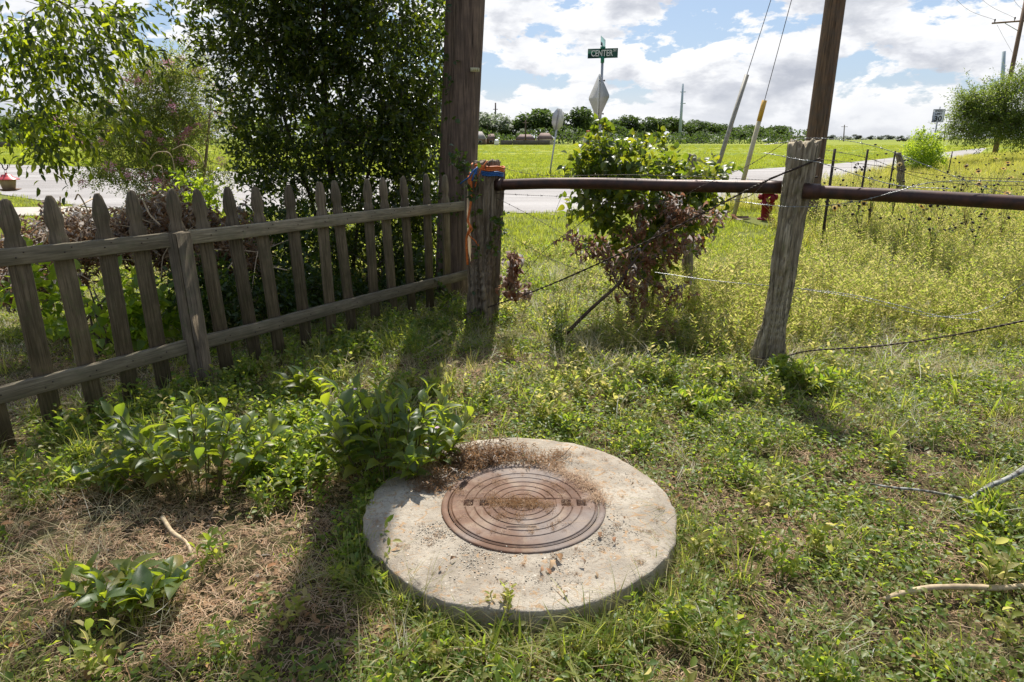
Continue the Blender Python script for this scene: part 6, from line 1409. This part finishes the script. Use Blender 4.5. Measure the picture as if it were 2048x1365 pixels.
scatter('leaf_litter', C['litter'], keep(A, .015 + .45 * bA + .06 * nz(A, 2.7, 9, .5, .62)), .5, 1.2, .1)
A = field_pts(-6, 7, 1.0, 7.5, 24); bA = bare(A)
pr_ = .07 + .26 * nz(A, 1.1, 10, .52, .64) + .75 * gauss(A, (-.3, 4.1), .8, .7) + .7 * gauss(A, (2.6, 3.1), .7, .7) + .5 * sstep(4.3, 5.4, A[:, 1]) * (A[:, 0] > -.1) + .5 * gauss(A, (-2.1, 2.75), .6, .2) + .55 * gauss(A, (-.9, 4.2), .6, .8)
scatter('grass_tufts', C['tuft'], keep(A, (1 - .6 * bA) * pr_), .5, 1.1)
scatter('wide_grass', C['wide'], keep(A, (1 - bA) * (.05 + .5 * gauss(A, (-.2, 3.9), .8, .6) + .5 * gauss(A, (2.6, 3.1), .7, .7))), .6, 1.1)
A = rng.uniform(0, 1, (900, 2)); A = np.stack([FA[0] + FD[0] * (A[:, 0] * 4.2 - 1.0) + FN[0] * (A[:, 1] * .75 + .02), FA[1] + FD[1] * (A[:, 0] * 4.2 - 1.0) + FN[1] * (A[:, 1] * .75 + .02)], -1)
A = keep(A, .25 + .8 * nz(A, 1.8, 44, .38, .55))
scatter('fence_foot_weeds', C['sprout'], A[::4], .8, 1.6); scatter('fence_foot_cover', C['cover2'], A[1::4], .7, 1.3, .25); scatter('fence_foot_grass', C['tuft'], A[2::6], .5, 1.1)
A = np.c_[rng.normal(-1.0, .15, 240), rng.normal(2.95, .25, 240)]; scatter('lush_weeds', C['sprout'], A[:150], .9, 1.6); scatter('lush_leaf_cover', C['cover2'], A[150:], .8, 1.4, .2)
# fringe of grass in front of and round the collar
a_ = rng.uniform(math.pi * 1.12, math.pi * 2.02, 60); rd = rng.uniform(.63, .74, 60); fr = np.c_[MC[0] + rd * np.cos(a_), MC[1] + rd * np.sin(a_)]
scatter('collar_fringe_grass', C['thin'], fr[:26], .55, .95); scatter('collar_fringe_blades', C['tuft'], fr[26:], .4, .75); 
a_ = rng.uniform(math.pi * 1.25, math.pi * 1.72, 12); rd = rng.uniform(.64, .76, 12); scatter('front_wide_grass', C['wide'], np.c_[MC[0] + rd * np.cos(a_), MC[1] + rd * np.sin(a_)], .6, 1.0)
a_ = rng.uniform(0, 6.283, 260); rd = rng.uniform(.60, .70, 260); rim = np.c_[MC[0] + rd * np.cos(a_), MC[1] + rd * np.sin(a_)]
scatter('rim_cover', C['cover'], rim[:120], .6, 1.2, .3); a_ = rng.uniform(R(140), R(250), 46); rd = rng.uniform(.59, .70, 46); rl = np.c_[MC[0] + rd * np.cos(a_), MC[1] + rd * np.sin(a_)]; scatter('rim_weeds', C['sprout'], rl[:30], .6, 1.2, .3); scatter('rim_tufts', C['thin'], rl[30:], .5, .8, .3); scatter('rim_straw', C['straw'], rim[120:], .5, 1.0, .2)
# ---- debris on the collar and the cover
n_ = 150; a_ = rng.uniform(R(55), R(165), n_); rd = rng.uniform(.32, .47, n_); q = np.c_[MC[0] + rd * np.cos(a_), MC[1] + rd * np.sin(a_)]
scatter('debris_on_collar', C['crumbd'], keep(q, .55 + .45 * (q[:, 0] < -.05)), .6, 1.6, .25, z=.112)
q = np.c_[rng.normal(-.17, .10, 90), rng.normal(2.64, .045, 90)]; scatter('dirt_heap', C['crumbd'], q[(np.hypot(q[:, 0] - .045, q[:, 1] - 2.275) > .33)], .9, 2.0, .7, z=.122)
n_ = 60; a_ = rng.uniform(R(-5), R(75), n_); rd = rng.uniform(.27, .34, n_); scatter('straw_on_frame', C['crumb'], np.c_[.045 + rd * np.cos(a_), 2.275 + rd * np.sin(a_)], .5, 1.1, .15, z=.119)
q = np.c_[rng.normal(.03, .07, 70), rng.normal(2.268, .012, 70)]; scatter('debris_in_strip', C['crumbd'], q[np.abs(q[:, 0] - .03) < .14], .35, .8, .1, z=.1175)
q = np.c_[rng.uniform(-.22, .32, 90), rng.uniform(2.02, 2.53, 90)]; q = q[np.hypot(q[:, 0] - .045, q[:, 1] - 2.275) < .28]; scatter('specks_on_cover', C['crumbd'], q[::2], .2, .6, .1, z=.1205); scatter('straw_specks_on_cover', C['crumb'], q[1::2], .15, .5, .1, z=.1205)
q = np.c_[rng.uniform(-.55, .62, 220), rng.uniform(1.7, 2.87, 220)]; rr_ = np.hypot(q[:, 0] - MC[0], q[:, 1] - MC[1]); q = q[(rr_ > .35) & (rr_ < .57)]; scatter('specks_on_collar', C['crumbd'], q, .1, .5, .1, z=.110)
def pebbles(mb, r, n=26, rad=.05):
    for k in range(n):
        c_ = np.array([*(r.normal(0, rad * .6, 2)), 0]); s_ = r.uniform(.0012, .0042); V = norm(r.normal(size=(6, 3)) * .25 + np.array([[1, 0, 0], [-1, 0, 0], [0, 1, 0], [0, -1, 0], [0, 0, 1], [0, 0, -1]])) * s_ * [1, 1, .5]
        mb.add(V + c_, [[0, 2, 4], [2, 1, 4], [1, 3, 4], [3, 0, 4], [2, 0, 5], [1, 2, 5], [3, 1, 5], [0, 3, 5]], None, r.uniform(0, 1))
M['pebble'] = leaf_mat('concrete_grit', [(.50, .45, .37), (.38, .33, .26), (.62, .57, .48), (.24, .19, .14)], [(.3, .3, .3)], 0.0, .85, .2)
C['grit'] = variants('grit', 5, lambda mb, r: pebbles(mb, r), M['pebble'])
a_ = rng.uniform(R(200), R(340), 90); rd = .335 + np.abs(rng.normal(0, .07, 90)); q = np.c_[.045 + rd * np.cos(a_), 2.275 + rd * np.sin(a_)]; scatter('grit_on_collar', C['grit'], q[np.hypot(q[:, 0] - MC[0], q[:, 1] - MC[1]) < .57], .6, 1.3, .05, z=.110)
q = np.c_[rng.uniform(-.57, .63, 170), rng.uniform(1.7, 2.87, 170)]; rr_ = np.hypot(q[:, 0] - MC[0], q[:, 1] - MC[1]); scatter('scattered_grit', C['grit'], q[(rr_ > .36) & (rr_ < .57)], .4, .9, .05, z=.110)
# ---- middle ground beyond the wires
A = field_pts(-9, 16, 6.5, 17, 22, 200); rt = sstep(-.5, 2.2, A[:, 0]) * (1 - sstep(0, 1.6, A[:, 1] - 9.8 + A[:, 0] * 0 ) * (A[:, 0] < 5.2))
scatter('lawn_grass', C['midlow'], A, .8, 1.3)
scatter('meadow_grass', C['mid'], keep(A, (.12 + .6 * rt) * ~((A[:, 1] > 7.4) & (A[:, 0] > 1.5) & (A[:, 0] < .44 * A[:, 1] + .35))), .7, 1.25)
A = field_pts(.0, 7.5, 4.4, 11.5, 46, 200); rt = sstep(.2, 1.6, A[:, 0] - (A[:, 1] - 5) * .12) * (1 - sstep(8.3, 10.0, A[:, 1] - np.maximum(0, A[:, 0] - 3.6) * 3))
hyl = (A[:, 1] > 7.4) & (A[:, 0] < .44 * A[:, 1] + .35)      # mown lawn round the hydrant
rt = rt * ~hyl
scatter('feathery_weeds', C['feather'], keep(A, rt * (.20 + .8 * nz(A, .9, 12, .42, .6))), .5, 1.35)
A = field_pts(.2, 11, 3.8, 11, 34, 200)
scatter('dry_meadow_grass', C['dry'], keep(A, (.15 + .75 * nz(A, .7, 15, .42, .58)) * ~((A[:, 1] > 7.4) & (A[:, 0] < .44 * A[:, 1] + .35))), .8, 1.6, .3)
# tall yellow weeds on the rise at the right
A = field_pts(3.5, 60, 8.5, 60, 9, 200); onm = A[:, 0] > (7.3 + .72 * (A[:, 1] - 18.5)) * (A[:, 1] > 14) + (3.4 + .42 * (A[:, 1] - 8.5)) * (A[:, 1] <= 14)
A = A[onm]; far_ = sstep(14, 40, A[:, 1]); scatter('yellow_weeds', C['yellow'], keep(A, .85 - .5 * far_), .65, 1.15)
B = keep(A, (A[:, 1] < 22) * .5); scatter('feathery_rise_weeds', C['feather'], B, .8, 1.5)
# ---- lawn between fence and road, the far field
A = field_pts(-20, 8, 9, 17, 14, 200); scatter('roadside_lawn', C['midlow'], A, .9, 1.5)
A = field_pts(-75, 75, 17, 62, 3.4, 200); A = A[~((A[:, 0] > (7.3 + .72 * (A[:, 1] - 18.5))) & (A[:, 1] < 60))]
scatter('field_grass', C['field'], A, .8, 1.35)
A = field_pts(-6, 3.0, 24.2, 26.5, 8, 200); scatter('verge_tall_grass', C['field'], keep(A, nz(A, .5, 17, .3, .5)), 1.8, 2.8)
A = field_pts(-130, 150, 62, 150, .5, 200); scatter('far_field_grass', C['field'], A, 1.0, 1.8)
print('objects', len(bpy.data.objects))
